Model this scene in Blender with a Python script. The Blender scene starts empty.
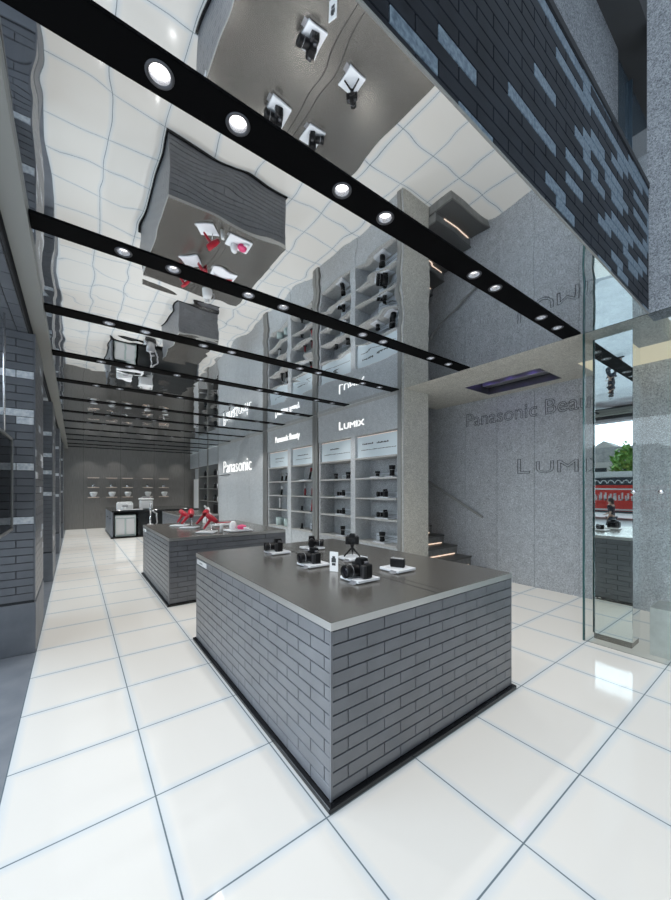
import bpy, bmesh, math, random
from mathutils import Vector, Matrix
PI = math.pi
random.seed(7)
scene = bpy.context.scene
col = scene.collection

# ------------------------------------------------------------------ camera
cam_data = bpy.data.cameras.new('camera')
cam = bpy.data.objects.new('camera', cam_data)
col.objects.link(cam)
cam.location = (0, 0, 1.6)
cam.rotation_euler = (PI / 2, 0, math.radians(-36.5))
cam_data.sensor_fit = 'HORIZONTAL'
cam_data.sensor_width = 36
cam_data.lens = 36 * 352 / 671
cam_data.shift_y = 39.2 / 671
cam_data.clip_start = 0.05
scene.camera = cam

# ------------------------------------------------------------------ world, exposure
scene.view_settings.view_transform = 'Standard'
scene.view_settings.look = 'None'
scene.view_settings.exposure = 0.0
scene.view_settings.gamma = 1.0
scene.view_settings.use_curve_mapping = False
world = bpy.data.worlds.new('sky')
scene.world = world
world.use_nodes = True
wn = world.node_tree
wn.nodes.clear()
w_out = wn.nodes.new('ShaderNodeOutputWorld')
w_bg = wn.nodes.new('ShaderNodeBackground')
w_tc = wn.nodes.new('ShaderNodeTexCoord')
w_dot = wn.nodes.new('ShaderNodeVectorMath'); w_dot.operation = 'DOT_PRODUCT'
w_dot.inputs[1].default_value = Vector((-0.78, 0.55, 0.3)).normalized()
w_map = wn.nodes.new('ShaderNodeMapRange')
w_map.inputs['From Min'].default_value = 0.25
w_map.inputs['From Max'].default_value = 0.9
w_map.inputs['To Min'].default_value = 0.28          # sky away from the veiled sun
w_map.inputs['To Max'].default_value = 4.7           # overcast sky towards the sun
wn.links.new(w_tc.outputs['Generated'], w_dot.inputs[0])
wn.links.new(w_dot.outputs['Value'], w_map.inputs['Value'])
wn.links.new(w_map.outputs['Result'], w_bg.inputs['Strength'])
w_bg.inputs['Color'].default_value = (0.77, 0.89, 1.0, 1)
wn.links.new(w_bg.outputs['Background'], w_out.inputs['Surface'])

SPOT_W = 44.0          # each ceiling downlight
FLOOR_GLOW = 0.45      # emission strength of the glass floor
LED_GLOW = 1.15         # lit letters and strips

# ------------------------------------------------------------------ materials
def mat(name, color, rough=0.5, metal=0.0, emit=None, estr=0.0, spec=0.5, coat=0.0):
    m = bpy.data.materials.new(name)
    m.use_nodes = True
    b = m.node_tree.nodes['Principled BSDF']
    b.inputs['Base Color'].default_value = (*color, 1)
    b.inputs['Roughness'].default_value = rough
    b.inputs['Metallic'].default_value = metal
    b.inputs['Specular IOR Level'].default_value = spec
    b.inputs['Coat Weight'].default_value = coat
    if emit:
        b.inputs['Emission Color'].default_value = (*emit, 1)
        b.inputs['Emission Strength'].default_value = estr
    return m

def N(m, t, **k):
    n = m.node_tree.nodes.new(t)
    for a, v in k.items():
        setattr(n, a, v)
    return n

def L(m, a, b):
    m.node_tree.links.new(a, b)

def bsdf(m):
    return m.node_tree.nodes['Principled BSDF']

def noise_color(m, c0, c1, scale, detail=4, lo=0.35, hi=0.65, stretch=None, bump=0.0, bdist=0.002):
    tc = N(m, 'ShaderNodeTexCoord')
    src = tc.outputs['Object']
    if stretch:
        mp = N(m, 'ShaderNodeMapping')
        mp.inputs['Scale'].default_value = stretch
        L(m, src, mp.inputs['Vector']); src = mp.outputs['Vector']
    nz = N(m, 'ShaderNodeTexNoise')
    nz.inputs['Scale'].default_value = scale
    nz.inputs['Detail'].default_value = detail
    L(m, src, nz.inputs['Vector'])
    rp = N(m, 'ShaderNodeValToRGB')
    rp.color_ramp.elements[0].position = lo
    rp.color_ramp.elements[1].position = hi
    rp.color_ramp.elements[0].color = (*c0, 1)
    rp.color_ramp.elements[1].color = (*c1, 1)
    L(m, nz.outputs['Fac'], rp.inputs['Fac'])
    L(m, rp.outputs['Color'], bsdf(m).inputs['Base Color'])
    if bump:
        bp = N(m, 'ShaderNodeBump')
        bp.inputs['Strength'].default_value = bump
        bp.inputs['Distance'].default_value = bdist
        L(m, nz.outputs['Fac'], bp.inputs['Height'])
        L(m, bp.outputs['Normal'], bsdf(m).inputs['Normal'])
    return m

def felt(name, c0, c1):
    m = mat(name, c0, 0.95, spec=0.1)
    tc = N(m, 'ShaderNodeTexCoord')
    nz = N(m, 'ShaderNodeTexNoise'); nz.inputs['Scale'].default_value = 75; nz.inputs['Detail'].default_value = 5
    nz.inputs['Distortion'].default_value = 1.2
    L(m, tc.outputs['Object'], nz.inputs['Vector'])
    n2 = N(m, 'ShaderNodeTexNoise'); n2.inputs['Scale'].default_value = 9; n2.inputs['Detail'].default_value = 3
    L(m, tc.outputs['Object'], n2.inputs['Vector'])
    mx = N(m, 'ShaderNodeMath', operation='MULTIPLY_ADD')
    mx.inputs[1].default_value = 0.14
    L(m, n2.outputs['Fac'], mx.inputs[0]); L(m, nz.outputs['Fac'], mx.inputs[2])
    rp = N(m, 'ShaderNodeValToRGB')
    rp.color_ramp.elements[0].position = 0.41; rp.color_ramp.elements[1].position = 0.74
    rp.color_ramp.elements[0].color = (*c0, 1); rp.color_ramp.elements[1].color = (*c1, 1)
    L(m, mx.outputs[0], rp.inputs['Fac'])
    L(m, rp.outputs['Color'], bsdf(m).inputs['Base Color'])
    bp = N(m, 'ShaderNodeBump'); bp.inputs['Strength'].default_value = 0.5; bp.inputs['Distance'].default_value = 0.003
    L(m, nz.outputs['Fac'], bp.inputs['Height']); L(m, bp.outputs['Normal'], bsdf(m).inputs['Normal'])
    return m

M = {}
M['felt'] = felt('grey_needle_felt', (0.27, 0.28, 0.295), (0.74, 0.76, 0.785))
M['felt_fin'] = felt('coarse_grey_felt', (0.13, 0.14, 0.155), (0.46, 0.48, 0.51))
M['felt_warm_lit'] = felt('warm_lit_needle_felt', (0.39, 0.375, 0.335), (0.80, 0.775, 0.70))  # same felt, with the warm light on soffit and pillar put into its colour
M['felt_pale'] = felt('pale_felt', (0.42, 0.44, 0.455), (0.74, 0.765, 0.785))
M['shelf'] = noise_color(mat('shelf_laminate', (0.5, 0.5, 0.49), 0.6), (0.42, 0.42, 0.41), (0.56, 0.56, 0.55), 40)
M['brick'] = noise_color(mat('glazed_brick', (0.1, 0.1, 0.11), 0.3, spec=0.95), (0.115, 0.122, 0.138), (0.15, 0.158, 0.176), 6, lo=0.3, hi=0.7)
M['mortar'] = mat('dark_mortar', (0.04, 0.042, 0.047), 0.8)
M['brick_facade'] = noise_color(mat('facade_brick', (0.04, 0.045, 0.06), 0.35, spec=0.1), (0.012, 0.014, 0.019), (0.024, 0.028, 0.037), 7, lo=0.3, hi=0.7)
M['accent_blue'] = noise_color(mat('blue_grey_stone_brick', (0.3, 0.4, 0.5), 0.3), (0.09, 0.135, 0.19), (0.25, 0.33, 0.40), 45, bump=0.4)
M['accent_white'] = noise_color(mat('white_stone_brick', (0.75, 0.78, 0.8), 0.4), (0.55, 0.6, 0.66), (0.88, 0.9, 0.92), 25)
M['slate'] = noise_color(mat('slate_panel', (0.16, 0.175, 0.2), 0.45), (0.15, 0.165, 0.19), (0.19, 0.205, 0.23), 5)
M['black'] = mat('matt_black', (0.005, 0.005, 0.006), 0.4, spec=0.3)
M['channel'] = mat('channel_black', (0.0025, 0.0025, 0.003), 0.6, spec=0.05)
M['cup'] = mat('satin_reflector_cup', (0.75, 0.75, 0.77), 0.25, 0.9)
M['gloss_black'] = mat('gloss_black', (0.006, 0.006, 0.007), 0.15)
M['dark_grey'] = mat('dark_grey_plastic', (0.02, 0.02, 0.022), 0.4)
M['rim'] = mat('dark_rim', (0.12, 0.12, 0.13), 0.35, 0.6)
M['steel'] = noise_color(mat('brushed_steel_top', (0.3, 0.29, 0.27), 0.24, 0.75), (0.225, 0.212, 0.193), (0.305, 0.288, 0.265), 8, stretch=(2, 40, 2))
M['edge'] = mat('satin_steel_edge', (0.55, 0.55, 0.54), 0.3, 0.85)
M['post'] = mat('grey_steel_post', (0.33, 0.33, 0.32), 0.45, 0.5)
M['beam'] = mat('painted_steel_beam', (0.34, 0.34, 0.32), 0.5)
M['groove'] = mat('inlay_line', (0.03, 0.03, 0.03), 0.5)
M['inlay'] = M['steel']
M['back_metal'] = noise_color(mat('bronze_grey_metal_wall', (0.3, 0.29, 0.28), 0.4, 0.45), (0.26, 0.25, 0.238), (0.33, 0.32, 0.305), 3, stretch=(30, 30, 1))
M['white'] = mat('white_plastic', (0.82, 0.83, 0.84), 0.3)
M['white_card'] = mat('white_card', (0.85, 0.86, 0.87), 0.5)
M['acrylic_white'] = mat('white_acrylic', (0.8, 0.83, 0.87), 0.15)
M['chrome'] = mat('chrome', (0.8, 0.8, 0.82), 0.12, 1.0)
M['mirror'] = mat('polished_mirror_steel', (0.9, 0.92, 0.92), 0.01, 1.0)
M['red'] = mat('red_plastic', (0.42, 0.006, 0.022), 0.28)
M['dark_red'] = mat('dark_red_plastic', (0.22, 0.012, 0.02), 0.3)
M['pink'] = mat('pink_plastic', (0.75, 0.06, 0.2), 0.35)
M['lensglass'] = mat('lens_glass', (0.008, 0.008, 0.012), 0.05, 0.0, spec=0.5)
M['silver'] = mat('silver_plastic', (0.5, 0.5, 0.52), 0.3, 0.7)
M['ink'] = mat('dark_ink', (0.04, 0.045, 0.05), 0.6)
M['ink_soft'] = mat('grey_emboss', (0.115, 0.118, 0.125), 0.8)
M['tread'] = mat('dark_stair_tread', (0.13, 0.13, 0.125), 0.4)
M['stair'] = noise_color(mat('grey_stair_stone', (0.16, 0.16, 0.155), 0.5), (0.24, 0.24, 0.23), (0.32, 0.32, 0.31), 12)
M['stone'] = noise_color(mat('beige_stone', (0.4, 0.39, 0.36), 0.35), (0.58, 0.56, 0.52), (0.66, 0.64, 0.6), 14)
M['cream'] = mat('cream_lit_panel', (0.8, 0.72, 0.55), 0.6, emit=(1.0, 0.86, 0.6), estr=0.35)
M['led'] = mat('lit_letter', (0.9, 0.9, 0.9), 0.4, emit=(1.0, 0.98, 0.95), estr=LED_GLOW)
M['led_warm'] = mat('warm_led_strip', (0.9, 0.8, 0.7), 0.4, emit=(1.0, 0.72, 0.55), estr=1.1)
M['led_soft'] = mat('soft_led_strip', (0.8, 0.75, 0.7), 0.4, emit=(1.0, 0.8, 0.68), estr=0.45)
M['led_purple'] = mat('violet_led', (0.2, 0.2, 0.8), 0.4, emit=(0.28, 0.2, 1.0), estr=4.0)
M['lamp'] = mat('lamp_face', (0.95, 0.95, 0.95), 0.3, emit=(1.0, 0.98, 0.96), estr=3.5)
M['signpanel'] = mat('backlit_sign_panel', (0.62, 0.70, 0.74), 0.35, emit=(0.8, 0.92, 1.0), estr=0.10)
M['asphalt'] = noise_color(mat('pale_paving', (0.42, 0.43, 0.44), 0.8), (0.55, 0.56, 0.57), (0.66, 0.67, 0.68), 3)
M['skin'] = mat('skin', (0.55, 0.33, 0.24), 0.5)
M['hair'] = mat('brown_hair', (0.03, 0.02, 0.016), 0.5)
M['top'] = mat('dark_top_cloth', (0.035, 0.03, 0.04), 0.9)
M['trouser'] = mat('dark_trouser_cloth', (0.04, 0.045, 0.06), 0.9)
M['bus_red'] = mat('bus_red_paint', (0.72, 0.05, 0.035), 0.3)
M['bus_dark'] = mat('bus_window', (0.05, 0.06, 0.07), 0.1)
M['bus_white'] = mat('bus_white_paint', (0.8, 0.8, 0.8), 0.4)
M['house'] = mat('house_render', (0.8, 0.79, 0.77), 0.9)
M['roof'] = noise_color(mat('grey_roof_tiles', (0.22, 0.23, 0.24), 0.8), (0.45, 0.46, 0.47), (0.6, 0.61, 0.62), 4)
M['leaf'] = noise_color(mat('tree_leaf', (0.08, 0.2, 0.04), 0.7), (0.1, 0.26, 0.05), (0.3, 0.55, 0.14), 6)
M['bark'] = mat('tree_bark', (0.1, 0.07, 0.05), 0.9)
M['teal'] = mat('pale_aqua_panel', (0.55, 0.66, 0.65), 0.3)
M['smoked'] = mat('smoked_gloss_panel', (0.025, 0.028, 0.03), 0.08)
M['upper_glass'] = mat('upper_window_glass', (0.10, 0.14, 0.18), 0.1)
M['soffit_dark'] = mat('dark_soffit', (0.07, 0.07, 0.072), 0.8)

# wavy stretched mirror film
m = mat('mirror_film', (0.83, 0.865, 0.90), 0.015, 1.0)
tc = N(m, 'ShaderNodeTexCoord')
nz = N(m, 'ShaderNodeTexNoise'); nz.inputs['Scale'].default_value = 2.3; nz.inputs['Detail'].default_value = 0.7; nz.inputs['Roughness'].default_value = 0.35
nz.inputs['Distortion'].default_value = 0.4
L(m, tc.outputs['Object'], nz.inputs['Vector'])
bp = N(m, 'ShaderNodeBump'); bp.inputs['Strength'].default_value = 1.0; bp.inputs['Distance'].default_value = 0.0042
L(m, nz.outputs['Fac'], bp.inputs['Height']); L(m, bp.outputs['Normal'], bsdf(m).inputs['Normal'])
M['film'] = m

# glass floor with a warm-tinted emission: square panes, thin blue-grey joints
TX, TY, FX0, FY0 = 0.6455, 0.63, 0.338, 0.773
m = mat('emissive_glass_floor', (0.54, 0.54, 0.54), 0.06, spec=0.5)
tc = N(m, 'ShaderNodeTexCoord'); sp = N(m, 'ShaderNodeSeparateXYZ'); L(m, tc.outputs['Object'], sp.inputs[0])
def joint_dist(out, off, pitch):
    a = N(m, 'ShaderNodeMath', operation='SUBTRACT'); L(m, out, a.inputs[0]); a.inputs[1].default_value = off
    b = N(m, 'ShaderNodeMath', operation='PINGPONG'); L(m, a.outputs[0], b.inputs[0]); b.inputs[1].default_value = pitch / 2
    return b.outputs[0]
mn = N(m, 'ShaderNodeMath', operation='MINIMUM')
L(m, joint_dist(sp.outputs['X'], FX0, TX), mn.inputs[0]); L(m, joint_dist(sp.outputs['Y'], FY0, TY), mn.inputs[1])
rp = N(m, 'ShaderNodeValToRGB')
mr = N(m, 'ShaderNodeMapRange'); mr.inputs['From Max'].default_value = 0.05
L(m, mn.outputs[0], mr.inputs['Value']); L(m, mr.outputs['Result'], rp.inputs['Fac'])
cr = rp.color_ramp
cr.elements[0].position = 0.05; cr.elements[0].color = (0.10, 0.13, 0.155, 1)
cr.elements[1].position = 0.09; cr.elements[1].color = (0.45, 0.49, 0.525, 1)
e = cr.elements.new(1.0); e.color = (0.54, 0.537, 0.525, 1)
L(m, rp.outputs['Color'], bsdf(m).inputs['Base Color'])
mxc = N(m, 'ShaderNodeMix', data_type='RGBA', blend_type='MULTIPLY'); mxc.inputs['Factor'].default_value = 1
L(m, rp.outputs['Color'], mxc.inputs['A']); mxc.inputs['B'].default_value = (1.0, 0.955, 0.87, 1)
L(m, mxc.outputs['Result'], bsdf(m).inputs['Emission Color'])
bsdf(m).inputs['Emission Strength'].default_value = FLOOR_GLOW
M['floor'] = m

# clear glass that lets daylight through
def glass(name, tint, refl=0.9):
    m = bpy.data.materials.new(name); m.use_nodes = True
    nt = m.node_tree; nt.nodes.clear()
    o = nt.nodes.new('ShaderNodeOutputMaterial'); t = nt.nodes.new('ShaderNodeBsdfTransparent'); g = nt.nodes.new('ShaderNodeBsdfGlossy')
    t.inputs['Color'].default_value = (*tint, 1); g.inputs['Roughness'].default_value = 0.0
    g.inputs['Color'].default_value = (refl, refl, refl, 1)
    f = nt.nodes.new('ShaderNodeFresnel'); f.inputs['IOR'].default_value = 1.45
    mx = nt.nodes.new('ShaderNodeMixShader')
    nt.links.new(f.outputs[0], mx.inputs[0]); nt.links.new(t.outputs[0], mx.inputs[1]); nt.links.new(g.outputs[0], mx.inputs[2])
    nt.links.new(mx.outputs[0], o.inputs['Surface'])
    return m
M['glass'] = glass('clear_glass', (0.95, 0.975, 0.97), 0.55)
M['glass_edge'] = mat('green_glass_edge', (0.03, 0.09, 0.09), 0.1)
M['acrylic'] = glass('clear_acrylic', (0.9, 0.92, 0.94))

# ------------------------------------------------------------------ mesh builder
class MB:
    def __init__(s):
        s.bm = bmesh.new(); s.mi = 0
    def box(s, x0, x1, y0, y1, z0, z1, bev=0.0, seg=1, mi=None, mtx=None):
        mi = s.mi if mi is None else mi
        vs = [s.bm.verts.new((x, y, z)) for x in (x0, x1) for y in (y0, y1) for z in (z0, z1)]
        if mtx is not None:
            for v in vs: v.co = mtx @ v.co
        fs = [s.bm.faces.new([vs[i] for i in q]) for q in ((0, 1, 3, 2), (4, 6, 7, 5), (0, 4, 5, 1), (2, 3, 7, 6), (0, 2, 6, 4), (1, 5, 7, 3))]
        for f in fs: f.material_index = mi
        if bev > 0:
            es = list({e for f in fs for e in f.edges})
            r = bmesh.ops.bevel(s.bm, geom=es, offset=bev, segments=seg, affect='EDGES', profile=0.5)
            for f in r['faces']: f.material_index = mi
        return s
    def cbox(s, c, d, bev=0.0, seg=1, mi=None, mtx=None):
        return s.box(c[0] - d[0] / 2, c[0] + d[0] / 2, c[1] - d[1] / 2, c[1] + d[1] / 2, c[2] - d[2] / 2, c[2] + d[2] / 2, bev, seg, mi, mtx)
    def lathe(s, prof, c=(0, 0, 0), axis=(0, 0, 1), seg=20, mi=None):
        """prof: list of (radius, height along axis)"""
        mi = s.mi if mi is None else mi
        q = Vector((0, 0, 1)).rotation_difference(Vector(axis).normalized()).to_matrix()
        c = Vector(c); rings = []
        for r, h in prof:
            if r < 1e-6:
                rings.append([s.bm.verts.new(c + q @ Vector((0, 0, h)))])
            else:
                rings.append([s.bm.verts.new(c + q @ Vector((r * math.cos(2 * PI * k / seg), r * math.sin(2 * PI * k / seg), h))) for k in range(seg)])
        for a, b in zip(rings, rings[1:]):
            for k in range(seg):
                k2 = (k + 1) % seg
                if len(a) == 1 and len(b) == 1: continue
                if len(a) == 1: f = s.bm.faces.new((a[0], b[k2], b[k]))
                elif len(b) == 1: f = s.bm.faces.new((a[k], a[k2], b[0]))
                else: f = s.bm.faces.new((a[k], a[k2], b[k2], b[k]))
                f.material_index = mi; f.smooth = True
        return s
    def rod(s, a, b, r0, r1=None, seg=12, mi=None):
        a = Vector(a); b = Vector(b); r1 = r0 if r1 is None else r1
        h = (b - a).length
        return s.lathe([(0, 0), (r0, 0), (r1, h), (0, h)], a, b - a, seg, mi)
    def tube(s, pts, r, seg=10, mi=None):
        for a, b in zip(pts, pts[1:]): s.rod(a, b, r, r, seg, mi)
        return s
    def prism(s, poly, o, u, v, n, depth, mi=None, bev=0.0):
        """poly in (u,v) plane at origin o extruded along n"""
        mi = s.mi if mi is None else mi
        o, u, v, n = map(Vector, (o, u, v, n))
        a = [s.bm.verts.new(o + u * p[0] + v * p[1]) for p in poly]
        b = [s.bm.verts.new(o + u * p[0] + v * p[1] + n * depth) for p in poly]
        fs = [s.bm.faces.new(a), s.bm.faces.new(list(reversed(b)))]
        for k in range(len(poly)):
            k2 = (k + 1) % len(poly)
            fs.append(s.bm.faces.new((a[k2], a[k], b[k], b[k2])))
        for f in fs: f.material_index = mi
        if bev:
            es = list({e for f in fs for e in f.edges})
            bmesh.ops.bevel(s.bm, geom=es, offset=bev, segments=2, affect='EDGES')
        return s
    def sphere(s, c, r, sc=(1, 1, 1), mi=None, u=16, v=10):
        mi = s.mi if mi is None else mi
        mt = Matrix.Translation(c) @ Matrix.Diagonal((r * sc[0], r * sc[1], r * sc[2], 1))
        rr = bmesh.ops.create_uvsphere(s.bm, u_segments=u, v_segments=v, radius=1, matrix=mt)
        for vv in rr['verts']:
            for f in vv.link_faces: f.material_index = mi; f.smooth = True
        return s
    def build(s, name, mats, parent=None, loc=(0, 0, 0), rot=(0, 0, 0), smooth=False):
        bmesh.ops.recalc_face_normals(s.bm, faces=s.bm.faces)
        me = bpy.data.meshes.new(name); s.bm.to_mesh(me); s.bm.free()
        for mm in (mats if isinstance(mats, (list, tuple)) else [mats]): me.materials.append(mm)
        if smooth:
            for p in me.polygons: p.use_smooth = True
        o = bpy.data.objects.new(name, me); col.objects.link(o)
        o.parent = parent; o.location = loc; o.rotation_euler = rot
        return o

def tag(o, label=None, cat=None, group=None, kind=None):
    if label: o['label'] = label
    if cat: o['category'] = cat
    if group: o['group'] = group
    if kind: o['kind'] = kind
    return o
def thing(name, loc, label, cat, group=None, rz=0.0):
    o = bpy.data.objects.new(name, None); col.objects.link(o)
    o.empty_display_size = 0.1
    o.location = loc; o.rotation_euler = (0, 0, rz)
    return tag(o, label, cat, group)
def struct(o):
    o['kind'] = 'structure'; return o
def dup(root, loc, label, rz=None, group=None, rot=None):
    r = root.copy(); col.objects.link(r); r.location = loc
    if rz is not None: r.rotation_euler = (0, 0, rz)
    if rot is not None: r.rotation_euler = rot
    r['label'] = label
    if group: r['group'] = group
    for ch in list(root.children):
        c = ch.copy(); col.objects.link(c); c.parent = r
        for g in list(ch.children):
            d = g.copy(); col.objects.link(d); d.parent = c
    return r

def text_mesh(s, extrude=0.0, offset=0.0, outline=0.0):
    cu = bpy.data.curves.new('lettering', 'FONT'); cu.body = s
    cu.extrude = extrude; cu.offset = offset; cu.resolution_u = 3
    if outline:
        cu.fill_mode = 'NONE' if hasattr(cu, 'fill_mode') else cu.fill_mode
        cu.bevel_depth = outline; cu.bevel_resolution = 0
    ob = bpy.data.objects.new('lettering', cu); col.objects.link(ob)
    dg = bpy.context.evaluated_depsgraph_get()
    me = bpy.data.meshes.new_from_object(ob.evaluated_get(dg))
    bpy.data.objects.remove(ob); bpy.data.curves.remove(cu)
    return me
FACE_WEST = Matrix(((0, 0, -1), (-1, 0, 0), (0, 1, 0)))      # text read while looking along +X
FACE_SOUTH = Matrix(((1, 0, 0), (0, 0, -1), (0, 1, 0)))      # text read while looking along +Y
FACE_EAST = Matrix(((0, 0, 1), (1, 0, 0), (0, 1, 0)))        # text read while looking along -X
def lettering(name, s, material, origin, width, height, face, depth=0.01, offset=0.0, outline=0.0, parent=None, extra=()):
    """letters fitted into width x height, lower-left corner at origin; extra = more (s, dx, w, h)"""
    bm = bmesh.new()
    for (st, dx, w, h) in [(s, 0.0, width, height)] + list(extra):
        me = text_mesh(st, 0.0 if outline else 0.05, offset, outline)
        xs = [v.co.x for v in me.vertices]; ys = [v.co.y for v in me.vertices]; zs = [v.co.z for v in me.vertices]
        x0, x1, z0, z1 = min(xs), max(xs), min(zs), max(zs)
        y0, y1 = min(ys), max(ys)
        for v in me.vertices:
            p = Vector((dx + (v.co.x - x0) / (x1 - x0) * w, (v.co.y - y0) / (y1 - y0) * h, (v.co.z - z0) / max(1e-6, z1 - z0) * depth))
            v.co = face @ p
        bm.from_mesh(me); bpy.data.meshes.remove(me)
    me = bpy.data.meshes.new(name); bm.to_mesh(me); bm.free()
    me.materials.append(material)
    o = bpy.data.objects.new(name, me); col.objects.link(o)
    o.location = origin; o.parent = parent
    return o

def brick_face(mb, o, u, n, width, z0, z1, course, length, first=0.0, joint=0.0055, depth=0.012, accents=None, phase=0):
    """bricks standing proud of a face: o = lower corner, u = along, n = outward; slots 0 brick, 1 accent"""
    o, u, n = Vector(o), Vector(u), Vector(n)
    up = Vector((0, 0, 1)); row = 0
    z = z0
    while z < z1 - 0.01:
        zt = min(z + course, z1)
        x = first + (0 if (row + phase) % 2 == 0 else -length / 2)
        while x > 0: x -= length
        while x < width - 0.005:
            a, b = max(x, 0.0), min(x + length, width)
            if b - a > 0.02:
                j = joint / 2
                ja = 0 if a == 0.0 else j
                jb = 0 if b == width else j
                mi = 1 if accents and accents(row, o + u * a, o + u * b) else 0
                pts = [o + u * (a + ja) + up * (z + j), o + u * (b - jb) + up * (z + j), o + u * (b - jb) + up * (zt - j), o + u * (a + ja) + up * (zt - j)]
                e = 0.0025
                pf = [o + u * (a + ja + e) + up * (z + j + e), o + u * (b - jb - e) + up * (z + j + e), o + u * (b - jb - e) + up * (zt - j - e), o + u * (a + ja + e) + up * (zt - j - e)]
                A = [mb.bm.verts.new(p) for p in pts]; B = [mb.bm.verts.new(p + n * (depth - e)) for p in pts]; C = [mb.bm.verts.new(p + n * depth) for p in pf]
                fs = [mb.bm.faces.new(C)]
                for k in range(4):
                    k2 = (k + 1) % 4
                    fs.append(mb.bm.faces.new((A[k], A[k2], B[k2], B[k]))); fs.append(mb.bm.faces.new((B[k], B[k2], C[k2], C[k])))
                for f in fs: f.material_index = mi
            x += length
        z = zt; row += 1

H = 3.25          # ceiling height
XW = 4.33         # face of the shelf wall
XB = 6.03         # felt wall of the stair hall
YB = 17.4         # back wall
YF = 0.92         # street front
YE = 3.97         # near end of the shelf wall

# ------------------------------------------------------------------ setting
struct(MB().box(-60, 30, -40, 60, -0.5, -0.3).build('ground', M['asphalt']))
struct(MB().box(-0.31, XB + 0.1, -1.6, YB + 0.1, -0.3, 0.0).build('floor', M['floor']))
struct(MB().box(-1.1, -0.31, -1.6, YB + 0.1, -0.3, 0.0).build('trim_1', M['slate']))
CHY = [1.535 + 1.3 * i for i in range(12)] + [16.95]
b = MB(); yp = YF + 0.035
b.box(-0.225, XW, YF - 0.006, yp, H, H + 0.004)
for cy in CHY:                       # film panels between the light channels
    b.box(-0.225, XW, yp, cy - 0.086, H, H + 0.12); yp = cy + 0.086
b.box(-0.225, XW, yp, YB, H, H + 0.12)
struct(b.build('ceiling', M['film']))
b = MB()
hx0, hx1, hy0, hy1 = 5.09, 5.82, 2.2, 3.36
for bx in ((XW, hx0, YF, 4.62), (hx0, hx1, YF + 0.9, hy0), (hx0, hx1, hy1, 4.62), (hx1, XB, YF + 0.9, 4.62)):
    b.box(bx[0], bx[1], bx[2], bx[3], H, H + 0.2)
b.box(hx0, 5.3, YF, YF + 0.9, H, H + 0.2)
struct(b.build('ceiling_hall', M['felt_warm_lit']))
struct(MB().box(5.3, XB, YF - 0.6, YF + 0.9, H, H + 0.2).build('trim_2', M['cream']))
struct(MB().box(-1.1, XB, YB, YB + 0.1, 0, H + 0.2).build('wall_back', M['back_metal']))
b = MB()
for x in (0.27, 1.55, 2.83, 4.1):
    b.box(x - 0.003, x + 0.003, YB - 0.0015, YB, 0, H)
struct(b.build('trim_3', M['groove']))
# felt wall of the stair hall: boards with fine gaps
b = MB(); b.box(XB + 0.012, XB + 0.15, -1.2, 9, 0, 6)
y = -1.115
while y < 8.9:
    b.box(XB, XB + 0.012, y + 0.002, min(y + 0.632, 9), 0, 6); y += 0.634
struct(b.build('wall_hall', M['felt']))
b = MB(); b.box(4.95, XB, 8.9, 9.0, 0, 6); b.box(4.95, XB + 0.1, 4.62, 9.0, 6, 6.1); b.box(4.95, XB, 4.57, 4.62, H + 0.2, 6)
struct(b.build('wall_stairwell', M['felt']))
b = MB(); b.box(4.9, 4.95, YE, YB, 0, 6.0); b.box(XW, 4.9, YE, YE + 0.05, 0, H)
struct(b.build('wall_right', M['felt_warm_lit']))

# brick bulkhead over the street front
ACC = {(1, 0.917), (3, 1.197), (5, 2.037), (6, 2.446), (9, 2.037), (2, 2.166), (2, 3.286), (1, 3.437), (4, 3.846), (4, 2.446), (0, 3.006), (8, 2.72), (7, 2.877)}
rng = random.Random(3)
def bulk_acc(row, a, b_):
    for (r, x) in ACC:
        if r == row and abs(a.x - x) < 0.05: return True
    p = 0.04 + 0.5 * max(0, (a.x - 1.6) / 2.7) * min(1, 0.25 + row / 11)
    if 1.9 < a.x < 2.8 and row > 8: p += 0.25
    return rng.random() < p
b = MB(); b.mi = 2
b.box(-0.34, XW + 0.02, YF, YF + 0.03, H + 0.006, 4.42)
brick_face(b, (-0.34, YF, 0), (1, 0, 0), (0, -1, 0), XW + 0.36, 3.256, 3.29, 0.0745, 0.28, first=2.037 + 0.34 - 0.14, accents=bulk_acc)
z0 = 3.29
brick_face(b, (-0.34, YF, 0), (1, 0, 0), (0, -1, 0), XW + 0.36, z0, 4.42, 0.0745, 0.28, first=2.037 + 0.34, accents=lambda r, p, q: bulk_acc(r + 1, p, q))
struct(b.build('wall_front', [M['brick_facade'], M['accent_blue'], M['mortar']]))
struct(MB().box(-0.225, XW + 0.02, YF - 0.016, YF - 0.007, H - 0.004, H + 0.006).build('trim_10', M['beam']))
struct(MB().box(-0.34, XW + 0.02, YF - 0.02, 1.25, 4.42, 4.47).build('trim_4', M['mortar']))
# upper storey above the brick: felt wall, window and dark soffit
struct(MB().box(-0.34, 4.37, 1.15, 1.25, 4.47, 6.0).build('wall_upper', M['felt_fin']))
struct(MB().box(4.37, 5.6, 1.17, 1.23, 4.47, 6.0).box(4.8, 4.83, 1.14, 1.17, 4.47, 6.0).build('window_1', M['upper_glass']))
struct(MB().box(-0.34, 5.6, YF, 1.3, 6.0, 8.0).build('trim_5', M['soffit_dark']))
struct(MB().box(XW, XW + 0.25, -0.9, YF, H, 8.0).build('wall_fin', M['felt_fin']))

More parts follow.
